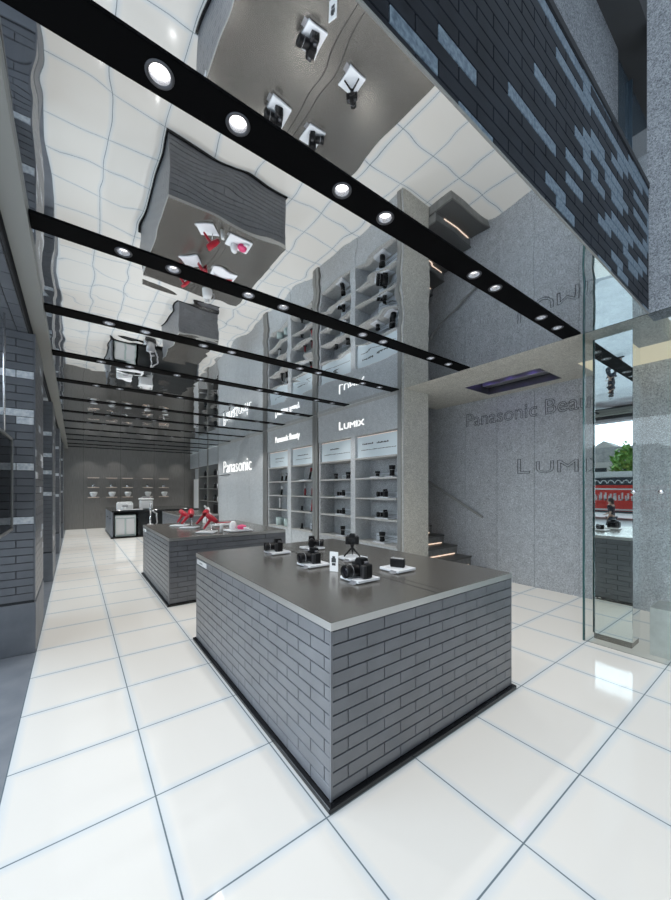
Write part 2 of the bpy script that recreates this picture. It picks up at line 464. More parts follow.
# steel beam and brick lintel along the left side
struct(MB().box(-0.342, -0.225, 0.6, YB, 3.19, 3.34).build('trim_6', M['beam']))
b = MB(); b.mi = 2
b.box(-1.0, -0.36, 0.6, YB, 3.13, 3.6)
uv = 0.6
rr = 0
while rr < 8:            # bricks of the lintel's underside, courses run along it
    yy = 0.6 - (0.13 if rr % 2 else 0)
    while yy < 17.2:
        x0 = -1.0 + rr * 0.079
        b.box(x0 + 0.004, x0 + 0.076, max(yy, 0.6) + 0.004, yy + 0.259, 3.12, 3.13, mi=1 if random.random() < 0.05 else 0)
        yy += 0.263
    rr += 1
struct(b.build('wall_left', [M['brick'], M['accent_white'], M['mortar']]))

# brick columns of the left side
col_acc = {0: [(2.31, -0.497), (2.31, -0.4), (2.25, -0.39), (1.77, -0.469), (1.77, -0.39), (1.29, -0.462), (2.66, -0.56), (2.66, -0.45)],
           1: [(2.54, -0.437), (2.15, -0.437), (1.89, -0.384), (1.51, -0.437)], 2: [(2.6, -0.4), (1.9, -0.4), (1.4, -0.4)], 3: [(2.5, -0.35), (2.0, -0.35), (1.5, -0.35)]}
col_lab = ['dark brick column nearest the entrance, white bricks, beside the hanging display case',
           'dark brick column second from the entrance, standing behind the nearest column',
           'slim-looking dark brick column third from the entrance along the left side',
           'dark brick column farthest from the entrance, just before the back wall']
for i, cy in enumerate((4.53, 7.85, 11.2, 14.5)):
    r = thing('brick_column', (-0.65, cy, 0), col_lab[i], 'column', 'brick columns along the left side')
    MB().box(-0.3, 0.34, 0, 1.06, 0.0, 0.49, 0.004).build('base_panel', M['slate'], r)
    b = MB(); b.mi = 2
    b.box(-0.288, 0.325, 0.012, 1.048, 0.49, 3.12)
    rc = random.Random(20 + i)
    def cacc(row, a, q, i=i):
        zc = 0.515 + 0.0744 * (row + 0.5)
        for (zz, xx) in col_acc[i]:
            if abs(zc - zz - 0.035) < 0.037 and a.x - 0.65 - 0.02 <= xx < q.x - 0.65: return True
        return False
    brick_face(b, (-0.288, 0.012, 0), (1, 0, 0), (0, -1, 0), 0.613, 0.515, 3.12, 0.0744, 0.26, first=0.093, accents=cacc)
    brick_face(b, (0.325, 0.012, 0), (0, 1, 0), (1, 0, 0), 1.036, 0.515, 3.12, 0.0744, 0.26, accents=lambda row, a, q: rc.random() < 0.07)
    brick_face(b, (-0.288, 1.048, 0), (1, 0, 0), (0, 1, 0), 0.613, 0.515, 3.12, 0.0744, 0.2)
    brick_face(b, (-0.288, 0.012, 0), (0, 1, 0), (-1, 0, 0), 1.036, 0.515, 3.12, 0.0744, 0.26)
    for sx in (-0.3, 0.325):
        for sy in (0.0, 1.048): b.box(sx, sx + 0.012, sy, sy + 0.012, 0.515, 3.12, mi=0)
    b.build('brickwork', [M['brick'], M['accent_white'], M['mortar']], r)
# glazing between the columns
k = 2
for y0, y1 in ((5.6, 7.84), (8.92, 11.19), (12.27, 14.49), (15.57, YB)):
    b = MB(); b.box(-0.8, -0.788, y0, y1, 0.05, 3.12)
    b.box(-0.82, -0.77, y0, y1, 0.0, 0.05, mi=1)
    for yy in (y0 + 0.02, (y0 + y1) / 2, y1 - 0.02): b.box(-0.82, -0.77, yy - 0.02, yy + 0.02, 0.05, 3.12, mi=1)
    struct(b.build('window_%d' % k, [M['glass'], M['dark_grey']])); k += 1
# frameless glass on the right
b = MB(); b.box(XW, XW + 0.012, -0.6, 1.44, 0.0, H)
for f in b.bm.faces:
    if abs(f.normal.x) < 0.5 or f.calc_center_median().y > 1.43: f.material_index = 1
b.bm.normal_update()
for f in b.bm.faces: f.material_index = 0 if abs(f.normal.x) > 0.5 else 1
w6 = struct(b.build('window_%d' % k, [M['glass'], M['glass_edge']]))
MB().box(XW - 0.003, XW + 0.015, 1.424, 1.442, 0.0, H - 0.001).build('edge_strip', M['glass_edge'], w6)
for yy, zz in ((1.02, 1.575), (0.82, 1.575)):
    MB().lathe([(0, 0), (0.022, 0), (0.022, 0.012), (0, 0.014)], (XW, yy, zz), (-1, 0, 0)).build('glass_fitting', M['chrome'], w6)

# mirror-clad column behind the glass
r = thing('mirror_column', (4.61, 1.23, 0), 'mirror-polished square column reflecting the street, behind the frameless glass', 'column')
MB().box(-0.13, 0.13, -0.17, 0.17, 0.06, H, 0.002).build('mirror_cladding', M['mirror'], r)
MB().box(-0.12, 0.12, -0.16, 0.16, 0, 0.06).build('plinth', M['steel'], r)

# staircase in the hall
r = thing('staircase', (5.5, 3.53, 0), 'dark stone staircase climbing along the felt wall behind the shelf wall', 'stairs')
for i in range(12):
    y0 = 0.305 * i
    MB().box(-0.54, 0.525, y0, 0.305 * 12, 0.17 * i, 0.17 * (i + 1) - 0.03, 0).build('step', M['stair'], r)
    MB().box(-0.54, 0.525, y0 - 0.02, y0 + 0.305 - 0.0205, 0.17 * (i + 1) - 0.03, 0.17 * (i + 1), 0.003).build('tread', M['tread'], r)
    if 0 < i < 6: MB().box(-0.3, 0.45, y0 - 0.008, y0 - 0.001, 0.17 * i + 0.002, 0.17 * i + 0.02).build('light_strip', M['led_warm'], r)
b = MB(); a0 = Vector((XB - 0.07, 3.56, 1.09)); a1 = a0 + Vector((0, 4.2, 2.34))
r = thing('handrail', (XB, 3.56, 1.0), 'slim metal handrail sloping down along the felt wall beside the stairs', 'handrail')
o = MB().rod((-0.07, 0, 0.09), (-0.07, 4.2, 2.43), 0.02).build('rail', M['post'], r)
for t in (0.06, 0.35, 0.65, 0.95):
    p = Vector((-0.07, 4.2 * t, 0.09 + 2.34 * t)); MB().rod(p, p + Vector((0.07, 0, -0.04)), 0.008).build('bracket', M['post'], r)

# recessed lit box in the hall ceiling
r = thing('ceiling_lightbox', (5.455, 2.78, H), 'recessed ceiling box with violet lights in the hall soffit', 'ceiling light')
b = MB(); w, d = (hx1 - hx0) / 2, (hy1 - hy0) / 2
b.box(-w, w, -d, d, 0.17, 0.2); b.box(-w, -w + 0.012, -d, d, 0, 0.17); b.box(w - 0.012, w, -d, d, 0, 0.17); b.box(-w, w, -d, -d + 0.012, 0, 0.17); b.box(-w, w, d - 0.012, d, 0, 0.17)
b.build('casing', M['rim'], r)
for yy in (-0.36, 0.0, 0.36):
    MB().box(-0.26, 0.02, yy - 0.13, yy + 0.13, 0.13, 0.17, 0.003).build('mirror_plate', M['chrome'], r)
    MB().box(-0.28, 0.0, yy + 0.135, yy + 0.15, 0.12, 0.17).build('violet_lamp', M['led_purple'], r)
MB().box(0.14, 0.3, -d + 0.02, d - 0.02, 0.1, 0.17, 0.004).build('reflector', M['edge'], r)

# stone bench outside the glass
tag(MB().box(4.47, 4.83, -0.7, 0.93, 0, 0.46, 0.004).build('stone_bench', M['stone']), 'low beige stone bench block at the right edge beside the glass', 'bench')

# ------------------------------------------------------------------ black light channels in the mirrored ceiling
LAMPX = (0.27, 0.59, 1.18, 1.51, 2.456, 2.758, 3.583, 3.942)
ordn = ['nearest the entrance', 'second from the entrance', 'third from the entrance', 'fourth from the entrance', 'fifth from the entrance', 'sixth from the entrance', 'seventh from the entrance',
        'eighth from the entrance', 'ninth from the entrance', 'tenth from the entrance', 'third from the back wall', 'second from the back wall', 'nearest the back wall']
def make_channel():
    r = thing('light_channel', (0, 0, 0), 'x', 'ceiling light', 'black light channels across the mirrored ceiling')
    b = MB()
    xa, xb, hw, zb, hr = -0.222, XW - 0.03, 0.086, -0.008, 0.043
    bm_ = b.bm
    def quad(x0, x1):
        if x1 - x0 > 1e-4: bm_.faces.new([bm_.verts.new(p) for p in ((x0, -hw, zb), (x1, -hw, zb), (x1, hw, zb), (x0, hw, zb))])
    px = xa
    for x in LAMPX:
        quad(px, x - hw)
        n = 32; ring = []; sq = []
        for q in range(n):
            t = 2 * PI * (q + 0.5) / n; c_, s_ = math.cos(t), math.sin(t); mm = max(abs(c_), abs(s_))
            ring.append(bm_.verts.new((x + hr * c_, hr * s_, zb))); sq.append(bm_.verts.new((x + hw * c_ / mm, hw * s_ / mm, zb)))
        for q in range(n):
            q2 = (q + 1) % n; bm_.faces.new((ring[q], ring[q2], sq[q2], sq[q]))
        for cx_, cy_ in ((1, 1), (-1, 1), (-1, -1), (1, -1)):      # square corners
            kk = [v for v in sq if (v.co.x - x) * cx_ > 0 and v.co.y * cy_ > 0]
            kk.sort(key=lambda v: abs(abs(v.co.x - x) - hw) + abs(abs(v.co.y) - hw))
            cv = bm_.verts.new((x + hw * cx_, hw * cy_, zb)); bm_.faces.new((cv, kk[0], kk[1]))
        px = x + hw
    quad(px, xb)
    b.box(xa, xb, -hw, -hw + 0.004, zb, 0.1); b.box(xa, xb, hw - 0.004, hw, zb, 0.1); b.box(xa, xb, -hw, hw, 0.1, 0.11)
    b.box(xa, xa + 0.004, -hw, hw, zb, 0.1); b.box(xb - 0.004, xb, -hw, hw, zb, 0.1)
    b.build('trough', M['channel'], r)
    rim_me = lamp_me = None
    for x in LAMPX:
        if rim_me is None:
            d = MB().lathe([(0.028, 0.03), (0.034, 0.01), (0.0395, -0.008)], seg=28, mi=1).lathe([(0.0395, -0.008), (0.044, -0.013), (0.052, -0.0125), (0.054, -0.0085)], seg=28).build('downlight', [M['rim'], M['cup']], r, (x, 0, 0))
            lp = MB().lathe([(0.028, 0.029), (0.02, 0.022), (0, 0.018)], seg=24).build('lamp', M['lamp'], d)
            rim_me, lamp_me = d.data, lp.data
        else:
            d = bpy.data.objects.new('downlight', rim_me); col.objects.link(d); d.parent = r; d.location = (x, 0, 0)
            lp = bpy.data.objects.new('lamp', lamp_me); col.objects.link(lp); lp.parent = d
    return r
ch0 = make_channel()
spot = bpy.data.lights.new('downlight_beam', 'SPOT')
spot.energy = SPOT_W; spot.spot_size = math.radians(95); spot.spot_blend = 0.7; spot.shadow_soft_size = 0.035; spot.color = (1.0, 0.97, 0.93)
dim = spot.copy(); dim.energy = SPOT_W * 0.4      # third and last rows are dimmed
for i in range(13):
    y = CHY[i]
    c = ch0 if i == 0 else dup(ch0, (0, y, H), 'x')
    c.location = (0, y, H)
    c['label'] = 'black recessed light channel %s, running across the mirrored ceiling' % ordn[i]
    for x in (0.43, 1.345, 2.607, 3.76):
        lo = bpy.data.objects.new('downlight_beam', dim if i in (2, 12) else spot); col.objects.link(lo); lo.location = (x, y, H - 0.03)

# ------------------------------------------------------------------ brick counters
def brick_counter(name, x0, x1, y0, y1, label, groove=True, plate_text=True, group='brick display counters'):
    r = thing(name, ((x0 + x1) / 2, (y0 + y1) / 2, 0), label, 'counter', group)
    w, d = (x1 - x0) / 2, (y1 - y0) / 2
    MB().box(-w - 0.028, w + 0.028, -d - 0.028, d + 0.028, 0, 0.03, 0.004).build('plinth', M['gloss_black'], r)
    b = MB(); b.mi = 2
    i = 0.012
    b.box(-w + i, w - i, -d + i, d - i, 0.03, 0.884)
    cz, ln, z0, z1 = 0.0712, 0.2625, 0.03, 0.884
    brick_face(b, (-w + i, -d + i, 0), (1, 0, 0), (0, -1, 0), 2 * w - 2 * i, z0, z1, cz, ln, first=0.1, phase=1)
    brick_face(b, (-w + i, -d + i, 0), (0, 1, 0), (-1, 0, 0), 2 * d - 2 * i, z0, z1, cz, ln, first=0.18, phase=0)
    brick_face(b, (w - i, -d + i, 0), (0, 1, 0), (1, 0, 0), 2 * d - 2 * i, z0, z1, cz, ln, first=0.18)
    brick_face(b, (-w + i, d - i, 0), (1, 0, 0), (0, 1, 0), 2 * w - 2 * i, z0, z1, cz, ln, first=0.1)
    for sx in (-1, 1):
        for sy in (-1, 1):      # solid corners where two brick faces meet
            b.box(min(sx * (w - i), sx * w), max(sx * (w - i), sx * w), min(sy * (d - i), sy * d), max(sy * (d - i), sy * d), 0.03, 0.884, mi=0)
    b.build('brickwork', [M['brick'], M['brick'], M['mortar']], r)
    MB().box(-w, w, -d, d, 0.884, 0.93, 0.003).build('countertop', [M['steel']], r)
    b = MB(); e = 0.0012
    b.box(-w - e, w + e, -d - e, -d, 0.887, 0.928); b.box(-w - e, -w, -d, d, 0.887, 0.928); b.box(w, w + e, -d, d, 0.887, 0.928); b.box(-w - e, w + e, d, d + e, 0.887, 0.928)
    b.build('edge_band', M['edge'], r)
    if groove:
        gx = 0.0
        g = MB().box(gx - 0.036, gx + 0.036, -d + 0.004, d - 0.004, 0.93, 0.931).build('cable_strip', M['inlay'], r)
        MB().box(gx - 0.042, gx - 0.036, -d + 0.004, d - 0.004, 0.93, 0.9312).box(gx + 0.036, gx + 0.042, -d + 0.004, d - 0.004, 0.93, 0.9312).build('strip_joint', M['groove'], g)
    if plate_text:
        p = MB().box(-w - 0.006, -w, d - 0.37, d - 0.06, 0.825, 0.87).build('name_plate', M['white_card'], r)
        lettering('plate_lettering', 'L', M['ink'], (-w - 0.006, d - 0.12, 0.838), 0.022, 0.022, FACE_WEST, 0.0006, parent=p, extra=[('UMIX', 0.028, 0.1, 0.017)])
    return r
brick_counter('brick_counter', 1.03, 2.815, 1.43, 3.87, 'large grey brick counter in the foreground with cameras on its steel top')
brick_counter('brick_counter', 1.03, 2.815, 5.2, 7.48, 'grey brick counter behind the foreground one, with red hair dryers on top')
brick_counter('brick_counter', 2.14, 3.15, 9.6, 11.75, 'smaller grey brick counter farther back, partly hidden behind the red hair dryers', plate_text=False)
Z = 0.93

# ------------------------------------------------------------------ cameras and lenses
def make_plate(loc, label, size=0.21, group='white display plates on the brick counters', rz=0.0, sy=None, holder=True, name='display_plate'):
    sy = sy or size
    r = thing(name, loc, label, 'display plate', group, rz)
    MB().box(-size / 2, size / 2, -sy / 2, sy / 2, 0.006, 0.026, 0.004, 2).build('plate_top', M['acrylic_white'], r)
    MB().box(-size / 2 + 0.02, size / 2 - 0.02, -sy / 2 + 0.02, sy / 2 - 0.02, 0, 0.006).build('foot', M['silver'], r)
    if holder:
        MB().box(-size / 2 - 0.005, -size / 2, -sy / 2 + 0.02, -sy / 2 + 0.08, 0, 0.024, 0.001).box(-size / 2 - 0.03, -size / 2 - 0.005, -sy / 2 + 0.02, -sy / 2 + 0.08, 0.0, 0.004).build('tag_holder', M['silver'], r)
    return r
def camera_proto(loc, label, rz, kind='mirrorless', k=1.0, group=None):
    """local +y is the lens direction"""
    r = thing('camera', loc, label, 'camera', group, rz)
    w, h, d = 0.15 * k, 0.095 * k, 0.055 * k
    MB().box(-w / 2, w / 2, -d / 2, d / 2, 0, h * 0.92, 0.010 * k, 3).build('body', M['black'], r)
    if kind != 'compact':
        MB().prism([(-0.035 * k, 0), (0.035 * k, 0), (0.026 * k, 0.034 * k), (-0.026 * k, 0.034 * k)], (0, -d / 2, h * 0.9), (1, 0, 0), (0, 0, 1), (0, 1, 0), d * 1.1, bev=0.004 * k).build('viewfinder_hump', M['black'], r)
        MB().cbox((-w / 2 + 0.02 * k, d / 2 + 0.008 * k, h * 0.45), (0.038 * k, 0.03 * k, h * 0.85), 0.008 * k, 3).build('grip', M['dark_grey'], r)
        MB().lathe([(0, 0), (0.016 * k, 0), (0.016 * k, 0.014 * k), (0, 0.014 * k)], (-w / 2 + 0.03 * k, 0, h * 0.92)).build('mode_dial', M['rim'], r)
        MB().lathe([(0, 0), (0.014 * k, 0), (0.014 * k, 0.011 * k), (0, 0.011 * k)], (w / 2 - 0.025 * k, 0, h * 0.92)).build('control_dial', M['rim'], r)
        MB().cbox((0, -d / 2 - 0.003 * k, h * 0.42), (0.085 * k, 0.006 * k, 0.058 * k), 0.002).build('rear_screen', M['gloss_black'], r)
        le = MB().lathe([(0, 0), (0.037 * k, 0), (0.037 * k, 0.012 * k), (0.034 * k, 0.014 * k), (0.036 * k, 0.03 * k), (0.036 * k, 0.055 * k), (0.039 * k, 0.06 * k), (0.039 * k, 0.085 * k), (0.041 * k, 0.09 * k), (0.041 * k, 0.105 * k), (0.033 * k, 0.105 * k), (0.028 * k, 0.097 * k)], (0.012 * k, d / 2, h * 0.46), (0, 1, 0), 28).build('lens', M['black'], r)
        MB().lathe([(0.0385 * k, 0.058 * k), (0.0398 * k, 0.059 * k), (0.0398 * k, 0.061 * k), (0.0385 * k, 0.062 * k)], (0.012 * k, d / 2, h * 0.46), (0, 1, 0), 28).build('silver_ring', M['silver'], le)
        MB().lathe([(0, 0.101 * k), (0.02 * k, 0.0995 * k), (0.0285 * k, 0.097 * k)], (0.012 * k, d / 2, h * 0.46), (0, 1, 0), 24).build('front_glass', M['lensglass'], le)
    else:
        MB().cbox((0, -0.002, h * 0.92), (w * 0.9, d * 0.6, 0.008), 0.002).build('top_plate', M['silver'], r)
        le = MB().lathe([(0, 0), (0.028, 0), (0.028, 0.02), (0.024, 0.022), (0.022, 0.03), (0.018, 0.028)], (0.01, d / 2, h * 0.45), (0, 1, 0), 24).build('lens', M['dark_grey'], r)
        MB().lathe([(0, 0.0285), (0.018, 0.028)], (0.01, d / 2, h * 0.45), (0, 1, 0), 20).build('front_glass', M['lensglass'], le)
        MB().lathe([(0, 0), (0.009, 0), (0.009, 0.008), (0, 0.008)], (-w / 2 + 0.025, 0, h * 0.95)).build('shutter_button', M['chrome'], r)
    return r
G = 'cameras shown on the foreground counter'
Z += 0.0015          # things rest a hair above the steel
PT = Z + 0.0275
make_plate((1.69, 1.98, Z), 'white plate nearest the front corner of the foreground counter, under a large camera')
make_plate((2.14, 2.03, Z), 'white plate at the right of the foreground counter, under the flat compact camera')
make_plate((1.68, 2.6, Z), 'white plate under the camera beside the upright info card')
make_plate((2.13, 2.61, Z), 'white plate under the little tripod on the foreground counter')
make_plate((1.70, 3.32, Z), 'white plate at the far left end of the foreground counter, under a camera')
make_plate((2.13, 3.32, Z), 'white plate at the back of the foreground counter, between far camera and tripod')
LEFT = math.radians(62)        # lens towards the left side of the shop
camera_proto((1.70, 1.97, PT), 'large black camera on the plate nearest the front corner of the counter', math.radians(90), k=1.15, group=G)
camera_proto((1.69, 2.6, PT), 'black camera with lens turned left, beside the upright info card', math.radians(84), k=1.06, group=G)
camera_proto((1.71, 3.32, PT), 'black camera farthest left on the foreground counter', math.radians(80), k=1.05, group=G)
camera_proto((2.12, 3.32, PT), 'black camera at the back of the counter with its lens turned right', math.radians(-118), k=1.0, group=G)
camera_proto((2.14, 2.03, PT), 'flat black compact camera with silver top on the right-hand plate', math.radians(-62), 'compact', k=0.8, group=G)
# tripod and its camera
r = thing('mini_tripod', (2.13, 2.61, PT), 'small black table tripod standing on a white plate, holding a camera', 'tripod')
for a in (85, 205, 325):
    ca, sa = math.cos(math.radians(a - 36.5)), math.sin(math.radians(a - 36.5))
    MB().rod((0.010 * ca, 0.010 * sa, 0.075), (0.088 * ca, 0.088 * sa, 0.006), 0.0105, 0.0075).build('leg', M['black'], r)
MB().lathe([(0, 0.062), (0.017, 0.065), (0.019, 0.08), (0.012, 0.086), (0.012, 0.09), (0.02, 0.096), (0.018, 0.108), (0.024, 0.11), (0.024, 0.114), (0, 0.114)], seg=18).build('ball_head', M['black'], r)
camera_proto((2.13, 2.61, PT + 0.1145), 'black camera mounted on the small table tripod', math.radians(-45), k=0.86, group=G)
# upright info card
r = thing('info_card', (1.69, 2.305, Z), 'upright white info card with a small camera picture, on the foreground counter', 'card', rz=math.radians(-62))
MB().box(-0.037, 0.037, -0.004, 0.004, 0, 0.16, 0.001).build('card_panel', M['white_card'], r)
MB().box(-0.02, 0.02, -0.006, -0.0042, 0.075, 0.11, 0.001).box(-0.012, 0.012, -0.006, -0.0042, 0.11, 0.125).box(-0.016, 0.016, -0.006, -0.0042, 0.05, 0.07).build('picture', M['ink'], r)

# ------------------------------------------------------------------ hair dryers and beauty devices
def dryer(loc, label, rz, tilt=35, spin=0, k=0.88):
    r = thing('hair_dryer', loc, label, 'hair dryer', 'red hair dryers on the second counter', rz)
    r.scale = (k, k, k)
    R = Matrix.Rotation(math.radians(tilt), 3, 'Y') @ Matrix.Rotation(math.radians(spin), 3, 'Z')
    hd = Vector((0, 0, -0.235))
    off = -(R @ hd).z + 0.036
    o = Vector((0, 0, off)) - R @ hd * 0 + Vector((-(R @ hd).x, 0, 0))
    ax = R @ Vector((1, 0, 0)); dn = R @ Vector((0.12, 0, -1)).normalized()
    bar = MB().lathe([(0, -0.1), (0.028, -0.1), (0.042, -0.085), (0.048, -0.03), (0.046, 0.04), (0.036, 0.09), (0.036, 0.1), (0, 0.1)], o, ax, 20).build('barrel', M['red'], r)
    MB().lathe([(0.034, 0.1), (0.036, 0.11), (0.03, 0.135), (0.026, 0.135), (0.024, 0.11)], o, ax, 20).build('nozzle', M['dark_red'], bar)
    MB().lathe([(0, -0.1005), (0.026, -0.1005), (0.026, -0.106), (0, -0.108)], o, ax, 20).build('air_inlet', M['dark_grey'], bar)
    h1 = o + R @ hd
    MB().lathe([(0.027, 0), (0.025, 0.08), (0.021, 0.17), (0.017, 0.225), (0, 0.232)], o, h1 - o, 16).build('handle', M['red'], r)
    MB().tube([o - ax * 0.02 + Vector((0, 0.02, 0)), Vector((o.x - ax.x * 0.02, 0.05, 0.02)), Vector((o.x, 0.05, 0.007))], 0.006).build('stand', M['chrome'], r)
    return r
ID = math.radians(-36.5)
P2 = 'white display plates on the brick counters'
plates2 = [((1.53, 6.82), 'white plate under the leftmost red hair dryer on the second counter'),
           ((1.585, 6.34), 'white plate under the middle pair of hair dryers on the second counter'),
           ((1.62, 5.49), 'white plate under the hair dryer nearest the front of the second counter')]
for (x, y), lab in plates2:
    make_plate((x, y, Z), lab, 0.27, sy=0.21, rz=ID)
dryer((1.49, 6.85, PT), 'red hair dryer at the far left of the second counter', ID)
dryer((1.47, 6.46, PT), 'red hair dryer standing between the leftmost one and its close twin', ID, 42, -60, 1.1)
dryer((1.66, 6.24, PT), 'red hair dryer in the middle of the row, just left of the front one', ID, 40, -75, 1.1)
dryer((1.58, 5.52, PT), 'red hair dryer nearest the front edge of the second counter', ID)
tag(MB().lathe([(0, 0), (0.026, 0), (0.026, 0.135), (0.022, 0.14), (0, 0.14)], (1.80, 5.36, Z)).build('bottle', M['white']), 'slim white cylinder bottle beside the front hair dryer', 'bottle')
make_plate((2.10, 5.46, Z), 'long white plate with the pink device at the right of the second counter', 0.38, sy=0.3)
r = thing('beauty_device', (2.11, 5.46, PT), 'pink and white round beauty device on the long white plate', 'beauty device')
MB().lathe([(0, 0), (0.06, 0), (0.075, 0.03), (0.06, 0.06), (0, 0.075)], (0.05, 0, 0)).build('pink_head', M['pink'], r)
MB().lathe([(0, 0), (0.05, 0), (0.06, 0.05), (0.045, 0.11), (0.02, 0.13), (0, 0.13)], (-0.07, 0.06, 0)).build('white_body', M['white'], r)
MB().rod((0.05, -0.08, 0.02), (0.14, -0.1, 0.02), 0.018).build('handle', M['white'], r)
make_plate((2.2, 6.45, Z), 'low white tray with flat styling tool behind the pink device', 0.4, sy=0.24)
r = thing('hair_straightener', (2.2, 6.45, PT), 'white and red hair straightener lying on the low white tray', 'hair straightener')
MB().box(-0.15, 0.15, -0.016, 0.016, 0.0, 0.018, 0.005, 2).build('lower_arm', M['white'], r)
MB().box(-0.15, 0.15, -0.016, 0.016, 0.02, 0.036, 0.005, 2).build('upper_arm', M['red'], r)
r = thing('facial_steamer', (2.12, 7.15, Z), 'tall white facial steamer standing at the back edge of the second counter', 'steamer')
r.scale = (0.8, 0.8, 0.8)
MB().lathe([(0, 0), (0.11, 0), (0.115, 0.02), (0.105, 0.16), (0.085, 0.24), (0, 0.26)], seg=26).build('tank', M['white'], r)
MB().lathe([(0.05, 0.24), (0.06, 0.28), (0.058, 0.34), (0.03, 0.38), (0, 0.385)], seg=20).build('head', M['white'], r)
MB().rod((0, 0, 0.34), (-0.09, -0.06, 0.42), 0.028, 0.02).build('nozzle', M['white'], r)
MB().tube([(0.1, 0, 0.05), (0.16, 0, 0.08), (0.16, 0, 0.2), (0.09, 0, 0.22)], 0.012).build('handle', M['silver'], r)

# ------------------------------------------------------------------ shelving along the right wall
SH = (2.19, 1.81, 1.44, 1.07, 0.63)
DEP = 0.40
def shelf_unit(label, ya, yb, divs, post0, text_rows, name='display_shelving'):
    """ya near, yb far, divs = (d0, d1) middle divider, post0 = (p0, p1) steel upright at the far side"""
    r = thing(name, (XW, (ya + yb) / 2, 0), label, 'shelving', 'felt-clad shelving bays of the right wall')
    c = (ya + yb) / 2
    def Bx(x0, x1, y0, y1, z0, z1, nm, mm, par=r, bev=0.0):
        return MB().box(x0, x1, y0 - c, y1 - c, z0, z1, bev).build(nm, mm, par)
    Bx(0.02, DEP, ya, ya + 0.03, 0, 2.62, 'side_panel', M['felt'])
    Bx(0.02, DEP, yb - 0.05, yb, 0, 2.62, 'side_panel', M['felt'])
    Bx(0.005, DEP, divs[0], divs[1], 0.0, 2.62, 'divider', M['felt_pale'])
    Bx(DEP, DEP + 0.02, ya, yb, 0, 2.62, 'back_panel', M['felt'])
    Bx(0.0, 0.05, ya, yb, 2.62, 3.19, 'header', M['felt_pale'])
    Bx(0.05, DEP, ya, yb, 2.62, 2.66, 'top_board', M['felt'])
    for (y0, y1) in ((ya + 0.03, divs[0]), (divs[1], yb - 0.05)):
        for z in SH:
            Bx(0.0, DEP, y0, y1, z - 0.028, z, 'shelf', M['shelf'])
        Bx(0.02, DEP, y0, y1, 0, SH[-1] - 0.03, 'base_panel', M['felt_pale'])
        p = Bx(0.06, 0.08, y0, y1, SH[0], 2.585, 'sign_panel', M['signpanel'])
        Bx(0.055, 0.075, y0, y1, 2.59, 2.598, 'light_strip', M['led_soft'], p)
        w = y1 - y0
        b = MB()
        for (fa, fb, zz, th) in text_rows[0 if y0 < divs[0] else 1]:
            n = max(3, int((fb - fa) * w / 0.035)); rnd = random.Random(int(zz * 1000 + fa * 100))
            for q in range(n):          # illegible small print: short strokes
                t0 = fa + (fb - fa) * q / n
                t1 = t0 + (fb - fa) / n * rnd.uniform(0.55, 0.9)
                b.box(0.058, 0.06, y1 - t1 * w - c, y1 - t0 * w - c, zz, zz + th * rnd.uniform(0.6, 1))
        if len(b.bm.faces): b.build('small_print', M['ink'], p)
        else: b.bm.free()
    if post0:
        Bx(-0.012, 0.1, post0[0], (post0[0] + post0[1]) / 2 - 0.006, 0, H - 0.004, 'steel_upright', M['post'])
        Bx(-0.012, 0.1, (post0[0] + post0[1]) / 2 + 0.006, post0[1], 0, H - 0.004, 'steel_upright', M['post'])
    return r
rowsA = [[(0.14, 0.42, 2.435, 0.03), (0.5, 0.78, 2.43, 0.03), (0.1, 0.95, 2.33, 0.014)], [(0.3, 0.6, 2.43, 0.03), (0.1, 0.92, 2.33, 0.014)]]
rowsB = [[(0.25, 0.75, 2.41, 0.022), (0.15, 0.9, 2.32, 0.012)], [(0.3, 0.75, 2.41, 0.022), (0.3, 0.7, 2.33, 0.012)]]
shelf_unit('felt-clad shelving bay with cameras and lenses, under the lit LUMIX letters', 4.105, 6.49, (5.22, 5.36), (6.515, 6.72), rowsA)
shelf_unit('felt-clad shelving bay with beauty devices, under the lit Panasonic Beauty letters', 6.74, 9.05, (7.73, 7.9), (9.07, 9.33), rowsB)
struct(MB().box(XW - 0.012, XW + 0.09, 4.02, 4.1, 0, H - 0.002).build('trim_7', M['post']))
struct(MB().box(XW - 0.014, XW, 3.968, 3.995, 0, H - 0.002).build('trim_11', M['shelf']))
struct(MB().box(XW - 0.004, XW + 0.1, 4.105, 13.25, 3.19, H - 0.002).build('trim_8', M['shelf']))
# plain felt panel with the big sign
b = MB()
for q in range(4):
    y0 = 9.335 + q * 0.979; b.box(XW, XW + 0.08, y0 + 0.002, y0 + 0.977, 0, 3.19)
b.box(XW + 0.08, XW + 0.1, 9.335, 13.25, 0, 3.19)
struct(b.build('wall_sign', M['felt_pale']))
# narrow shelving near the back
def narrow_unit(ya, yb, label):
    c = (ya + yb) / 2
    r = thing('display_shelving', (XW, c, 0), label, 'shelving', 'narrow shelving at the back of the right wall')
    h = (yb - ya) / 2
    for s in (-1, 1): MB().box(0, DEP, min(s * h, s * (h - 0.06)), max(s * h, s * (h - 0.06)), 0, H - 0.004).build('side_panel', M['post'], r)
    MB().box(0.01, 0.06, -h + 0.06, h - 0.06, 2.57, H - 0.004).build('header', M['felt_pale'], r)
    MB().box(DEP, DEP + 0.02, -h, h, 0, H - 0.004).build('back_panel', M['felt'], r)
    for z in (2.14, 1.635, 1.13): MB().box(0.02, DEP, -h + 0.06, h - 0.06, z - 0.03, z).build('shelf', M['post'], r)
    MB().box(0.02, DEP, -h + 0.06, h - 0.06, 0, 0.6).build('base_panel', M['felt_pale'], r)
    return r
narrow_unit(13.26, 14.57, 'dark-framed narrow shelving directly beside the big lit Panasonic sign')
narrow_unit(14.6, 15.9, 'dark-framed narrow shelving beside the dark doorway at the back')
